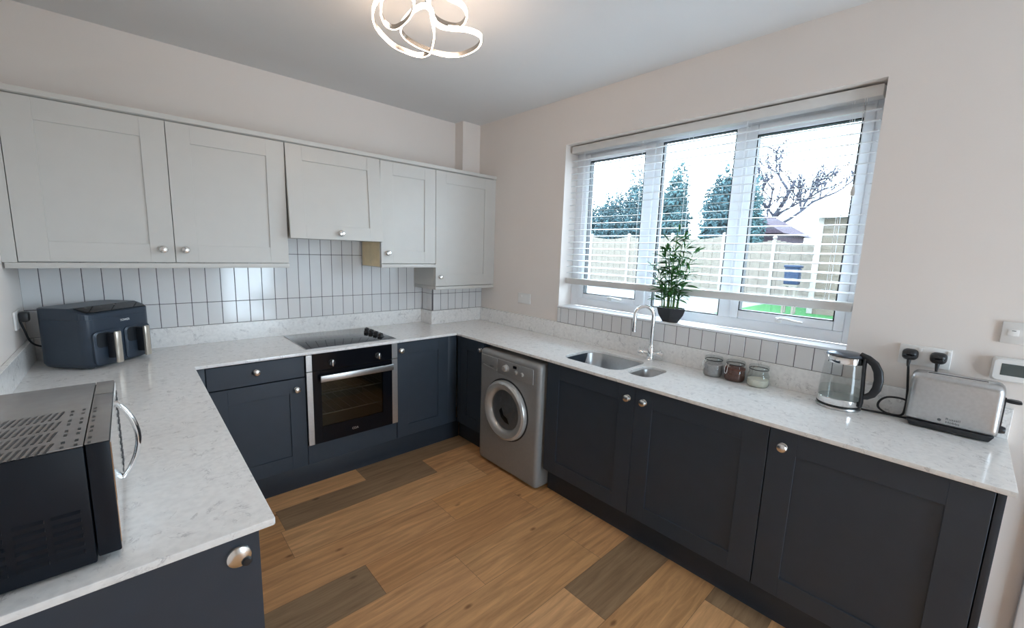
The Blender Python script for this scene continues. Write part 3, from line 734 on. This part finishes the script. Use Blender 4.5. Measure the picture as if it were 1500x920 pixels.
# glossy control panel lying on the slope
sl=math.atan2(.028,.085)
T=Matrix.Translation((0,.012,.2752))@Matrix.Rotation(sl,4,'X')
cp=M(T).box(-AW+.022,AW-.022,.0,.068,.0015,.004,.001,seg=1).to('control_panel',M_BLACKGLASS,af,local=True)
for k in range(9): M(T).box(-.12+.03*k,-.105+.03*k,.018,.0205,.0040,.0044).to('touch_key',M_DARKTXT,cp,local=True)
for k in range(4): M(T).lathe([(.006,.0040),(.006,.0044),(0,.0044)],(-.11+.073*k,.055,0),(0,0,1),14).to('panel_icon',M_DARKTXT,cp,local=True)
for sg,x0,x1 in((-1,-AW+.024,-.006),(1,.006,AW-.024)):
    xc=(x0+x1)/2
    d=M().loft([[(p[0],y,p[1]) for p in rrect(x0+i,x1-i,.018+i,.185-i,.022,5)] for y,i in((.006,0),(-.005,.0),(-.008,.004))]).to('drawer',M_NAVY,af,True,local=True,ang=40)
    M().loft([[(p[0],y,p[1]) for p in rrect(x0+.012,xc+.012,.105,.178,.018,5)] for y in(-.0075,-.0095)]).to('handle_shade',M_NAVYD,d,local=True)  # raised dark patch: the handle bracket's shade put into the colour
    M().box(xc-.012,xc+.012,-.046,-.004,.045,.172,.006).to('handle_stem',M_NAVYD,d,local=True)
    M().box(xc-.015,xc+.015,-.060,-.045,.022,.182,.005).to('handle_front',M_CHAMP,d,local=True)['label']='champagne metal handle bar'
    
me_=Matrix.Translation((.02,-.0006,.222))@Matrix.Rotation(PI/2,4,'X')
text('TOWER',.0165,W[af.name]@me_,M_LIGHTTXT,'logo',af,.0006,sx=.9)
m=M()
for x in(-AW+.05,AW-.05):
    for y in(.05,.20): M().lathe([(.014,.0003),(.014,.010)],(x,y,0),(0,0,1),12).to('foot',M_BLACK,af,local=True)
m=M()
pw=[(-2.803,-.225,1.130),(-2.792,-.220,1.075),(-2.786,-.205,1.035),(-2.775,-.19,1.005),(-2.752,-.17,.985),(-2.725,-.15,.98)]
m.tube(smooth_path(pw),.0042,8)
cb=m.to('power_cable',M_RUBBER,af)
m=M(); m.box(-2.8015,-2.770,-.250,-.200,1.120,1.168,.008).to('plug',M_BLACK,cb)

# ------------------------------------------------------------------ sockets, switches, thermostat
def plate(name,label,cat,T,u0,u1,z0,z1,th=.009):
    t=thing(name,label,cat,T@Vector(((u0+u1)/2,0,(z0+z1)/2)))
    M(T).box(u0,u1,.0004,th,z0,z1,.003).to('face_plate',M_WHITEPL,t); return t
t=plate('double_socket','white double socket on the wall behind the toaster','socket',FR,3.058,3.212,1.110,1.192)
for u in(3.093,3.177): M(FR).box(u+.022,u+.034,.009,.0125,1.168,1.184,.001).to('rocker_switch',M_WHITEPL,t)
t=plate('wall_socket','small white wall plate near the far corner beside the cupboards','socket',FR,.686,.832,1.100,1.185)
M(FR).box(.705,.735,.009,.012,1.150,1.172,.001).to('rocker_switch',M_WHITEPL,t)
t=plate('switch_plate','white cooker switch plate at the upper right edge','switch',FR,3.325,3.472,1.246,1.326)
M(FR).box(3.340,3.368,.009,.012,1.275,1.300,.001).to('rocker_switch',M_WHITEPL,t)
M(FR).box(3.350,3.360,.0118,.0126,1.293,1.2955).to('indicator',M_DARKTXT,t)
t=thing('room_thermostat','white room thermostat with grey screen above the toaster','thermostat',FR@Vector((3.38,0,1.15)))
m=M(FR); m.loft([[(p[0],nn,p[1]) for p in rrect(3.318+i,3.442-i,1.104+i,1.192-i,.012,5)] for nn,i in((.0004,0),(.018,.0),(.026,.006))]).to('casing',M_WHITEPL,t)
M(FR).box(3.342,3.412,.0255,.0268,1.128,1.172,.0005,seg=1).to('screen',M_DISPLAY,t)
t=thing('double_socket','white double socket on the left wall behind the air fryer','socket',(XL,-.225,1.13))
M().box(XL+.0004,XL+.009,-.300,-.150,1.088,1.174,.003).to('face_plate',M_WHITEPL,t)

# ------------------------------------------------------------------ kettle
kx,ky=-.105,-2.895; kz=ZT
k=thing('glass_kettle','cordless glass kettle with black handle at the right of the worktop','kettle',(kx,ky,kz))
M().lathe([(.0,.0004),(.080,.0004),(.082,.006),(.080,.012),(.070,.016),(0,.016)],(kx,ky,kz),(0,0,1),40,cap=False).to('power_base',M_STEEL,k)
M().lathe([(.0,.0165),(.076,.0165),(.0785,.022),(.0780,.046),(.0765,.048),(.0,.048)],(kx,ky,kz),(0,0,1),40,cap=False).to('base_band',M_CHROME,k)
M().lathe([(.0785,.0165),(.0795,.0175),(.0795,.0205),(.0785,.0215)],(kx,ky,kz),(0,0,1),40,cap=False).to('base_ring',M_BLACK,k)
M().lathe([(.0772,.048),(.0775,.075),(.0745,.13),(.0690,.185),(.0665,.205)],(kx,ky,kz),(0,0,1),48,cap=False).to('glass_jug',M_KGLASS,k)
M().lathe([(0,.050),(.0745,.050),(.0750,.075),(.0740,.088),(0,.088)],(kx,ky,kz),(0,0,1),40,cap=False).to('water',M_WATER,k)
hd=Vector((-.25,-.968,0)).normalized()       # handle direction
m=M(); m.lathe([(.0672,.204),(.0678,.206),(.0655,.232),(.0640,.234)],(kx,ky,kz),(0,0,1),40,cap=False)
sp=-hd
pr=Vector((-sp.y,sp.x,0)); o=Vector((kx,ky,kz))
A=[o+sp*.060+pr*.020+Vector((0,0,.232)),o+sp*.086+Vector((0,0,.232)),o+sp*.060-pr*.020+Vector((0,0,.232)),o+sp*.066-pr*.012+Vector((0,0,.204)),o+sp*.069+Vector((0,0,.203)),o+sp*.066+pr*.012+Vector((0,0,.204))]
v=[m.bm.verts.new(p) for p in A]
m.bm.faces.new((v[0],v[1],v[4],v[5]));m.bm.faces.new((v[1],v[2],v[3],v[4]));m.bm.faces.new((v[0],v[2],v[1]))
m.to('rim_band',M_CHROME,k)
M().lathe([(.0655,.2335),(.067,.236),(.064,.243),(.050,.2485),(.02,.2505),(0,.2508)],(kx,ky,kz),(0,0,1),40,cap=False).to('lid',M_KLID,k)
M().lathe([(.0668,.2325),(.0682,.2345),(.0668,.2365)],(kx,ky,kz),(0,0,1),40,cap=False).to('lid_seal',M_BLACK,k)
def hp(r,z): return tuple(o+hd*r+Vector((0,0,z)))
m=M(); m.tube([hp(.055,.249),hp(.083,.238),hp(.108,.220),hp(.124,.190),hp(.130,.155),hp(.127,.118),hp(.115,.090),hp(.097,.075),hp(.078,.070)],[.010,.013,.014,.0145,.0145,.014,.0125,.011,.010],14,flat=(.8,1.15))
m.tube([hp(.074,.235),hp(.0745,.19),hp(.079,.12),hp(.0815,.075),hp(.0815,.045),hp(.079,.024)],[.010,.010,.010,.010,.011,.011],12,flat=(.75,1.3))
m.to('handle',M_BLACK,k)
m=M(); m.tube(smooth_path([(-.085,-2.968,kz+.006),(-.075,-3.005,kz+.005),(-.066,-3.05,kz+.0048),(-.060,-3.10,kz+.0048),(-.05,-3.13,kz+.0048),(-.034,-3.15,kz+.02),(-.027,-3.165,kz+.12),(-.026,-3.176,1.05),(-.028,-3.177,1.12)]),.0042,8)
cb=m.to('power_cable',M_RUBBER,k)
def plug(parent,u,z):
    m=M(FR); 
    m.loft([[(p[0],nn,p[1]) for p in rrect(u-.025+i,u+.025-i,z-.022+i,z+.024-i,.017-i*.4,5)] for nn,i in((.0092,0),(.026,.001),(.036,.006),(.040,.014))])
    m.tube([(u,.022,z-.018),(u,.026,z-.036),(u,.028,z-.048)],[.008,.006,.0045],10)
    m.to('plug',M_BLACK,parent,ang=50)
plug(cb,3.177,1.152)

# ------------------------------------------------------------------ toaster
to=thing('toaster','brushed steel long-slot toaster on black base at the right end','toaster',(-.082,-3.238,ZT))
TY0,TY1=-3.113,-3.362; TX0,TX1=-.142,-.026
T=frame((0,0,ZT),(0,-1,0),(-1,0,0))     # u=-y, n=-x, z from worktop
u0,u1=3.113,3.362
def tl(u,ins): 
    # section across the toaster: n from .026 (wall side) to .142 (front)
    return [(u,p[0],p[1]) for p in rrect(.028+ins,.140-ins,.024,.218-ins,.026,6)]
m=M(T); 
m.loft([tl(u0,.022),tl(u0+.003,.010),tl(u0+.010,.003),tl(u0+.022,0),tl(u1-.022,0),tl(u1-.010,.003),tl(u1-.003,.010),tl(u1,.022)])
sh=m.to('shell',M_STEEL,to,True,ang=50)
M(T).prism([(u0+.006,.027),(u0+.018,.004),(u1-.018,.004),(u1-.006,.027)],.034,.1345,'xz',bevel=.003).to('base',M_BLACK,to)
M(T).box(u0+.045,u1-.045,.084,.110,.2165,.2186,.001,seg=1).to('bread_slot',M_NAVYD,to)
M(T).box(u0+.042,u1-.042,.080,.0835,.2165,.2196,.001,seg=1).box(u0+.042,u1-.042,.1105,.114,.2165,.2196,.001,seg=1).to('slot_rim',M_CHROME,to)
M(T).box(u1-.006,u1+.006,.078,.088,.06,.17,.002).to('lever_track',M_NAVYD,to)
M(T).loft([[(u,p[0],p[1]) for p in rrect(.083-a,.083+a,.160-b,.160+b,b*.9,4)] for u,a,b in((u1+.002,.010,.005),(u1+.016,.017,.0065),(u1+.034,.020,.0055),(u1+.042,.018,.003))]).to('lever',M_BLACK,to)
M(T).lathe([(.0145,0),(.0145,.006),(.012,.016),(.010,.018),(0,.018)],(u1,.083,.048),(1,0,0),18).to('browning_dial',M_BLACK,to)
text('Russell\nHobbs',.0125,T@Matrix.Translation((u0+.134,.1402,.052))@Matrix.Rotation(PI/2,4,'X'),M_DARKTXT,'logo',sh,.0005,sx=1.15)
M(T).lathe([(.0055,0),(.0055,.0007),(0,.0007)],(u0+.098,.1399,.050),(0,1,0),16).to('logo_dot',M_DARKTXT,sh)
m=M(); kz=ZT
m.tube(smooth_path([(-.060,-3.125,kz+.075),(-.062,-3.09,kz+.083),(-.066,-3.050,kz+.078),(-.068,-3.028,kz+.055),(-.066,-3.026,kz+.028),(-.060,-3.050,kz+.009),(-.055,-3.085,kz+.0055),(-.045,-3.104,kz+.014),(-.034,-3.108,kz+.05),(-.027,-3.106,kz+.10),(-.026,-3.099,1.06),(-.028,-3.093,1.12)]),.0042,8)
cb=m.to('power_cable',M_RUBBER,to)
plug(cb,3.093,1.152)

# ------------------------------------------------------------------ storage jars
def jar(label,x,y,fill,fh,rot):
    j=thing('storage_jar',label,'jar',(x,y,ZT),0,'clip-top jars on the worktop')
    o=(x,y,ZT+.0003); R=.050
    M().lathe([(0,.0),(R*.86,.0),(R*.97,.006),(R,.020),(R*.99,.055),(R*.90,.068),(R*.84,.074),(R*.84,.086)],o,(0,0,1),32,cap=False).to('glass_body',M_JAR,j)
    M().lathe([(0,.003),(R*.84,.003),(R*.94,.010),(R*.955,.022),(R*.945,fh),(0,fh+.003)],o,(0,0,1),28,cap=False).to('contents',fill,j)
    M().lathe([(R*.85,.0865),(R*.90,.0875),(R*.90,.0905),(R*.85,.0915)],o,(0,0,1),32,cap=False).to('seal_ring',M_RUBBER,j)
    M().lathe([(R*.82,.0915),(R*.92,.0925),(R*.93,.100),(R*.85,.107),(R*.3,.110),(0,.1103)],o,(0,0,1),32,cap=False).to('lid',M_JAR,j)
    m=M(); d=Vector((math.cos(rot),math.sin(rot),0)); p=Vector((-d.y,d.x,0)); O=Vector(o)
    def q(a,b,z): return tuple(O+d*a+p*b+Vector((0,0,z)))
    m.tube([q(R*.90,-.009,.092),q(R*1.06,-.010,.070),q(R*1.08,-.009,.045),q(R*1.05,0,.036),q(R*1.08,.009,.045),q(R*1.06,.010,.070),q(R*.90,.009,.092)],.0016,8)
    m.tube([q(R*.88,-.018,.080),q(R*.95,0,.080),q(R*.88,.018,.080)],.0014,8)
    m.to('wire_clip',M_CHROME,j)
jar('clip-top glass jar with greyish contents, the one nearest the tap',-.078,-2.336,M_GREYFILL,.066,2.4)
jar('clip-top glass jar of brown powder between two paler jars',-.078,-2.448,M_BROWN,.070,2.55)
jar('clip-top glass jar half full of white sugar, nearest the kettle',-.080,-2.560,M_CREAM,.036,1.0)

# ------------------------------------------------------------------ potted plant on the sill
px,py,pz=.024,-2.016,WZ0
p=thing('potted_plant','green bamboo-like plant in a dark angular pot on the window sill','plant',(px,py,pz))
def sq(z,a,b,rot=PI/4+.5,n=6):
    out=[]
    for k in range(n):
        q=rot+2*PI*k/n; out.append((px+a*math.cos(q),py+b*math.sin(q),pz+z))
    return out
m=M(); m.loft([sq(.0005,.036,.052),sq(.006,.040,.056),sq(.045,.054,.085),sq(.082,.060,.098),sq(.088,.060,.099),sq(.088,.054,.092),sq(.075,.052,.090)],cap=True); m.to('pot',M_POT,p,True,ang=20)
M().loft([sq(.076,.0515,.0895),sq(.079,.05,.087)]).to('soil',M_SOIL,p)
rp=random.Random(21)
LEAFV=None
def leaf(m,base,d,L,wd,rnd):
    d=d.normalized(); side=d.cross(Vector((0,0,1)))
    side=side.normalized() if side.length>1e-3 else Vector((1,0,0))
    side=(side+Vector((rnd.uniform(-.5,.5),rnd.uniform(-.5,.5),rnd.uniform(-.5,.5)))).normalized()
    up=side.cross(d).normalized()
    P=[]
    for t,wf in((0,.12),(.25,.85),(.5,1),(.75,.65),(1,.02)):
        c=base+d*L*t-Vector((0,0,1))*L*.30*t*t
        P.append((c-side*wd*wf+up*wd*.18,c,c+side*wd*wf+up*wd*.18))
    V=[[m.bm.verts.new(q) for q in r] for r in P]
    for a,b in zip(V,V[1:]):
        m.bm.faces.new((a[0],a[1],b[1],b[0])); m.bm.faces.new((a[1],a[2],b[2],b[1]))
stems=[(-.01,.055,.30,.00,.012),(.008,.035,.40,-.01,.010),(-.008,.012,.46,.005,-.01),(.012,-.010,.42,.012,-.02),(-.012,-.032,.36,-.005,-.035),(.006,-.055,.33,.0,-.055),(.0,.075,.22,.0,.055),(-.018,.045,.20,-.02,.03),(.015,-.040,.24,.015,-.05),(-.02,-.012,.28,-.02,.005),(.0,.02,.34,.0,.03)]
for sx,sy,h,lx,ly in stems:
    b0=Vector((px-.008+sx*.8,py+sy*.75,pz+.076)); pts=[]
    for t in range(7):
        q=t/6; pts.append(b0+Vector((lx*q*q*1.2,ly*q*q*1.1,h*q)))
    s_=M().tube(pts,[.0042-.0022*i/6 for i in range(7)],8).to('stem',M_STEM,p)
    m=M()
    nw=max(4,int(h*17))
    for w_ in range(nw):
        q=.25+.75*w_/(nw-1); i=min(5,int(q*6)); c=pts[i].lerp(pts[i+1],q*6-i)
        for j in range(rp.randint(5,7)):
            a=rp.uniform(0,2*PI); el=rp.uniform(.1,1.0) if q<.95 else rp.uniform(.4,1.3)
            d=Vector((math.cos(a)*math.cos(el)*.95,math.sin(a)*math.cos(el)*1.3,math.sin(el)))
            tw=c+d*rp.uniform(.0,.020)
            L=rp.uniform(.055,.105)
            # keep leaves clear of the blind
            if tw.x+d.x*L>.040: d.x=-abs(d.x)*.4
            leaf(m,tw,d,L,rp.uniform(.0062,.0092),rp)
    m.to('leaves',M_LEAF,s_,True,recalc=False,ang=60)

# ------------------------------------------------------------------ ceiling light
cl=thing('ceiling_light','twisted chrome and LED ribbon ceiling light, glowing','ceiling light',(-1.42,-1.53,H))
M().lathe([(.0,0),(.062,0),(.062,-.018),(.057,-.024),(0,-.024)],(-1.43,-1.60,H-.0005),(0,0,1),36,cap=False).to('ceiling_rose',M_CHROME,cl)
LOOPS=[[(-1.622,-1.547,2.46),(-1.608,-1.478,2.45),(-1.571,-1.415,2.44),(-1.518,-1.366,2.435),(-1.442,-1.322,2.43),(-1.38,-1.32,2.425),(-1.329,-1.336,2.42),(-1.304,-1.362,2.42),(-1.303,-1.408,2.42),(-1.324,-1.465,2.43),(-1.359,-1.534,2.44),(-1.396,-1.577,2.46),(-1.436,-1.621,2.48),(-1.486,-1.669,2.50),(-1.564,-1.694,2.50),(-1.619,-1.643,2.48)],
[(-1.417,-1.606,2.48),(-1.379,-1.566,2.475),(-1.344,-1.548,2.47),(-1.307,-1.57,2.465),(-1.263,-1.629,2.455),(-1.219,-1.657,2.445),(-1.186,-1.64,2.44),(-1.167,-1.585,2.43),(-1.175,-1.508,2.425),(-1.207,-1.461,2.42),(-1.254,-1.43,2.42),(-1.298,-1.40,2.43),(-1.359,-1.364,2.45),(-1.407,-1.345,2.48),(-1.43,-1.378,2.50),(-1.439,-1.479,2.51),(-1.438,-1.578,2.50)],
[(-1.494,-1.60,2.49),(-1.467,-1.54,2.48),(-1.461,-1.472,2.47),(-1.476,-1.416,2.46),(-1.511,-1.404,2.46),(-1.547,-1.435,2.465),(-1.574,-1.479,2.475),(-1.592,-1.537,2.49),(-1.58,-1.598,2.50),(-1.539,-1.628,2.50)],
[(-1.461,-1.671,2.50),(-1.422,-1.608,2.495),(-1.375,-1.558,2.49),(-1.328,-1.559,2.48),(-1.284,-1.588,2.475),(-1.284,-1.642,2.47),(-1.308,-1.698,2.475),(-1.351,-1.721,2.485),(-1.392,-1.705,2.495),(-1.439,-1.706,2.50)]]
def catmull(P,k=6):
    n=len(P);out=[]
    P=[Vector(p) for p in P]
    for i in range(n):
        a,b,c,d=P[i-1],P[i],P[(i+1)%n],P[(i+2)%n]
        for j in range(k):
            t=j/k; out.append(.5*((2*b)+(c-a)*t+(2*a-5*b+4*c-d)*t*t+(3*b-a-3*c+d)*t**3))
    return out
def ribbon(P):
    n=len(P); cen=sum(P,Vector())/n; outs=[]
    for i in range(n):
        t=(P[(i+1)%n]-P[i-1]).normalized(); o=t.cross(Vector((0,0,1))).normalized(); outs.append((o,t.cross(o).normalized()*-1))
    area=sum(P[i].x*P[(i+1)%n].y-P[(i+1)%n].x*P[i].y for i in range(n))
    sg=1 if area>0 else -1
    def band(m,n0,n1,z0,z1):
        loops=[]
        for i in range(n):
            o,u=outs[i]; o=o*sg; u=Vector((0,0,1)) if abs(u.z)<.3 else u*(1 if u.z>0 else -1)
            loops.append([P[i]+o*n0+u*z0,P[i]+o*n1+u*z0,P[i]+o*n1+u*z1,P[i]+o*n0+u*z1])
        V=[[m.bm.verts.new(q) for q in l] for l in loops]
        for i in range(n):
            A,B=V[i],V[(i+1)%n]
            for k in range(4): m.bm.faces.new((A[k],A[(k+1)%4],B[(k+1)%4],B[k]))
    m=M(); band(m,-.0035,.0,-.0085,.011); r=m.to('ribbon',M_RIBBON,cl,True,ang=50)
    m=M(); band(m,.0003,.0030,-.008,.0095); band(m,-.0032,.0002,-.0102,-.0087); m.to('led_diffuser',M_LED,r,True,ang=50)
for Lp in LOOPS: ribbon(catmull(Lp,5))
m=M()
for a,b in(((-1.436,-1.621,2.485),(-1.44,-1.61,H-.02)),((-1.43,-1.578,2.505),(-1.43,-1.59,H-.02)),((-1.45,-1.62,2.495),(-1.425,-1.615,H-.02))): m.tube([a,b],.004,8)
m.to('stem',M_CHROME,cl)

# ------------------------------------------------------------------ outside
struct(M().box(.32,5.0,-12,20,-.3,-.02).to('trim_7',M_PATIO,smooth=False),'grey patio slabs outside under the window','paving')
struct(M().box(5.0,10.6,-12,.55,-.3,.30).to('lawn',M_GRASS,smooth=False),'bright green lawn seen under the blind','lawn')
struct(M().box(5.0,10.6,.5501,20,-.3,.30).to('trim_10',M_PALEPAV,smooth=False),'pale gravelled strip left of the lawn','paving')
struct(M().box(10.6,12.6,-12,20,-.3,.30).to('trim_8',M_PATIO,smooth=False),'grey paved strip at the foot of the fence','paving')
struct(M().box(12.6,60,-40,60,-.3,.10).to('trim_9',M_SOILG,smooth=False),'dull ground beyond the fence','ground')
# fence
fx=12.2
def fence(label,y0,y1,zt,zb,n,x=fx):
    f=thing('garden_fence',label,'fence',(x,(y0+y1)/2,zb))
    step=(y1-y0)/n
    for i in range(n):
        a=y0+step*i+.05;b=y0+step*(i+1)-.05
        m=M(); k=a; j=0
        while k<b-.02:
            w_=min(.145,b-k); top=zt-.05+.05*abs(((k+w_/2)-(a+b)/2)/((b-a)/2))**2*2
            m.box(x-.01+(.008 if j%2 else 0),x+.008+(.008 if j%2 else 0),k,k+w_-.004,zb,top); k+=.145; j+=1
        m.box(x+.017,x+.05,a,b,zb+.3,zb+.37).box(x+.017,x+.05,a,b,zt-.4,zt-.33)
        m.to('fence_panel',M_FENCE,f,False)
    for i in range(n+1):
        y=y0+step*i
        m=M().box(x-.045,x+.045,y-.05,y+.05,zb-.2,zt+.02,.006)
        m.lathe([(.0,-.01),(.06,-.01),(.06,.015),(.028,.03),(.055,.06),(.065,.09),(.05,.125),(0,.14)],(x,y,zt+.03),(0,0,1),12)
        m.to('fence_post',M_POST,f)
fence('pale timber fence with ball-topped posts seen through the left panes',2.40,13.15,2.20,.30,6)
fence('lower pale timber fence beside the shed seen through the right pane',-.45,2.28,2.08,.30,2)
# shed
s=thing('garden_shed','pale timber garden shed with a light roof at the right','shed',(11.0,-3.0,.3))
m=M(); sx=9.4
for k in range(15):
    z=.30+.15*k; m.prism([(sx,z),(sx-.012,z),(sx-.004,z+.148),(sx,z+.148)],-4.3,-.78,'xz')
m.box(sx,sx+2.4,-4.3,-.80,.3,2.52)
m.to('shed_walls',M_SHED,s,False)
M().box(sx-.03,sx+.01,-.83,-.72,.3,2.52,.004).to('corner_post',M_POST,s)
M().prism([(sx-.22,2.50),(sx+2.7,3.10),(sx+2.7,3.18),(sx-.22,2.60)],-4.5,-.62,'xz').to('shed_roof',M_FELT,s,False)
# storage box by the shed
bx=thing('garden_box','small dark blue lidded box on a stand beside the shed','box',(8.85,-.46,.3))
M().box(8.72,8.98,-.62,-.34,.98,1.36,.02).to('box_body',M_BIN,bx)
M().box(8.70,9.00,-.64,-.32,1.36,1.42,.015).to('box_lid',M_BIN,bx)
for x in(8.74,8.92):
    for y in(-.60,-.40): M().box(x,x+.04,y,y+.04,.3,.94).to('stand_leg',M_FENCE,bx,False)
M().box(8.72,8.98,-.62,-.34,.94,.979).to('stand_top',M_FENCE,bx,False)
# neighbour's house roof
hs=thing('neighbour_house','low brick house with a dark tiled roof behind the fence','house',(25,6.0,.1))
M().box(22,27,3.6,6.8,.1,2.95).to('house_walls',M_HOUSE,hs,False)
M().prism([(3.2,2.85),(7.2,2.85),(5.2,4.05)],21.5,27.4,'yz').to('house_roof',M_ROOF,hs,False)
# evergreens
def blob_tree(label,x,y,zb,lobes,material,n,seed,leafsz=.22,gaps=None,trunk=True,name='evergreen_tree',group='evergreens behind the fence'):
    t=thing(name,label,'tree',(x,y,zb),0,None)
    rnd=random.Random(seed); m=M()
    vol=[l[3]*l[4]*l[5] for l in lobes]; tot=sum(vol)
    for l,v in zip(lobes,vol):
        k=int(n*v**.66/sum(q**.66 for q in vol))
        for _ in range(k):
            while True:
                d=Vector((rnd.gauss(0,1),rnd.gauss(0,1),rnd.gauss(0,1)))
                if d.length>.01: break
            d.normalize(); r=rnd.random()**.4
            f=.82+.36*noise.noise(d*2.3+Vector((seed,0,0)))
            c=Vector((x+l[0]+d.x*l[3]*r*f,y+l[1]+d.y*l[4]*r*f,zb+l[2]+d.z*l[5]*r*f))
            s=leafsz*rnd.uniform(.5,1.3)
            a=Vector((rnd.gauss(0,1),rnd.gauss(0,1),rnd.gauss(0,1))).normalized(); b=a.orthogonal().normalized()
            q=rnd.uniform(0,PI); b2=a.cross(b); e=b*math.cos(q)+b2*math.sin(q); g_=a.cross(e)
            try: m.bm.faces.new([m.bm.verts.new(c+e*s),m.bm.verts.new(c+g_*s*.45),m.bm.verts.new(c-e*s),m.bm.verts.new(c-g_*s*.45)])
            except Exception: pass
    m.to('foliage',material,t,False,recalc=False)
    M().tube([(x,y,zb),(x+.05,y,zb+1.2),(x,y+.05,zb+2.6)],[.22,.18,.10],8).to('trunk',M_BARK,t)
blob_tree('broad dark evergreen rising to the right, seen through the left pane',19.4,11.5,.1,[(0,-1.45,3.4,1.1,1.22,3.25),(0,.1,2.95,1.2,1.45,2.55),(0,1.7,2.6,1.1,1.55,2.35),(0,-.4,2.0,1.1,1.8,1.65)],M_CONIFER,26000,3,.095)
blob_tree('tall dark evergreen left of the bright gap in the middle pane',17.0,6.80,.1,[(0,.25,2.8,1.0,.8,2.3),(0,-.25,3.6,.8,.62,2.3),(0,.1,1.9,1.0,.95,1.5),(0,-.5,2.6,.8,.5,1.6)],M_CONIFER2,17000,5,.095)
blob_tree('dark evergreen right of the bright gap in the middle pane',17.0,4.55,.1,[(0,.05,2.8,1.0,.85,2.2),(0,-.25,3.6,.8,.65,1.9),(0,.1,1.8,1.0,.9,1.4)],M_CONIFER,16000,9,.095)
blob_tree('slim dark evergreen at the left edge of the right pane',17.0,3.05,.1,[(0,.10,2.7,.6,.26,2.4),(0,-.1,2.2,.6,.30,1.6)],M_CONIFER2,4200,11,.08)
# bare tree
bt=thing('bare_tree','leafless spreading tree above the dark roof in the right pane','tree',(29,6.3,.1))
rnd=random.Random(4); m=M(); cnt=[0]
def grow(p,d,L,r,lev):
    n=4; pts=[p]; q=p.copy(); dd=d.copy()
    for i in range(n):
        dd=(dd+Vector((rnd.uniform(-.16,.16),rnd.uniform(-.22,.22),rnd.uniform(-.06,.12)))).normalized(); q=q+dd*L/n; pts.append(q.copy())
    m.tube(pts,[r*(1-.45*i/n) for i in range(n+1)],6 if lev<2 else 4)
    cnt[0]+=1
    if lev>=6 or cnt[0]>2600: return
    for i in range(rnd.randint(3,4)):
        k=rnd.randint(1,n); b=pts[k]
        nd=(dd*.8+Vector((rnd.uniform(-.5,.5),rnd.uniform(-.8,.8),rnd.uniform(-.2,.5)))).normalized()
        grow(b,nd,L*rnd.uniform(.52,.72),max(r*.62,.022),lev+1)
B0=Vector((29,6.3,.1)); T1=Vector((29,6.2,3.6))
m.tube([B0,Vector((29,6.25,2)),T1],[.30,.26,.22],10)
cnt[0]=0; grow(T1,Vector((0,-.25,1)),3.2,.15,1)
cnt[0]=0; grow(T1-Vector((0,0,.2)),Vector((0,-.95,.62)),2.9,.13,1)
cnt[0]=0; grow(T1-Vector((0,0,.4)),Vector((0,.30,1)),2.2,.11,1)
m.to('branches',M_BARK,bt,True,recalc=False)
# ------------------------------------------------------------------ light
wd=bpy.data.worlds.new('sky'); SC.world=wd; wd.use_nodes=True
bg=wd.node_tree.nodes['Background']; bg.inputs[0].default_value=(.715,.868,1.0,1); bg.inputs[1].default_value=14
def portal(name,loc,rot,sx,sy):
    l=bpy.data.lights.new(name,'AREA'); l.shape='RECTANGLE'; l.size=sx; l.size_y=sy; l.cycles.is_portal=True
    o=bpy.data.objects.new(name,l); COL.objects.link(o); o.location=loc; o.rotation_euler=rot
portal('window_portal',(.27,(WY0+WY1)/2,(WZ0+WZ1)/2),(0,PI/2,0),1.17,1.75)
portal('rear_portal',((RX0+RX1)/2,YR-.12,1.03),(PI/2,0,0),.9,2.05)

# ------------------------------------------------------------------ camera
cam=bpy.data.cameras.new('camera'); co=bpy.data.objects.new('camera',cam); COL.objects.link(co)
yaw,pit,rol=map(math.radians,(42.6682,-8.5538,1.8833))
f=Vector((math.sin(yaw)*math.cos(pit),math.cos(yaw)*math.cos(pit),math.sin(pit)))
r=Vector((math.cos(yaw),-math.sin(yaw),0)); u=r.cross(f)
r2=r*math.cos(rol)+u*math.sin(rol); u2=-r*math.sin(rol)+u*math.cos(rol)
mm=Matrix.Identity(4)
for i in range(3): mm[i][0]=r2[i];mm[i][1]=u2[i];mm[i][2]=-f[i]
mm.translation=Vector((-2.4028,-3.2164,1.5247)); co.matrix_world=mm
cam.sensor_fit='HORIZONTAL'; cam.sensor_width=36; cam.lens=610.44/1500*36; cam.clip_start=.05
SC.camera=co
SC.view_settings.view_transform='Standard'; SC.view_settings.look='None'; SC.view_settings.gamma=1; SC.view_settings.exposure=.28
SC.view_settings.use_curve_mapping=False
SC.cycles.use_denoising=True
SC.cycles.max_bounces=12; SC.cycles.diffuse_bounces=6; SC.cycles.transparent_max_bounces=24
SC.cycles.sample_clamp_indirect=6
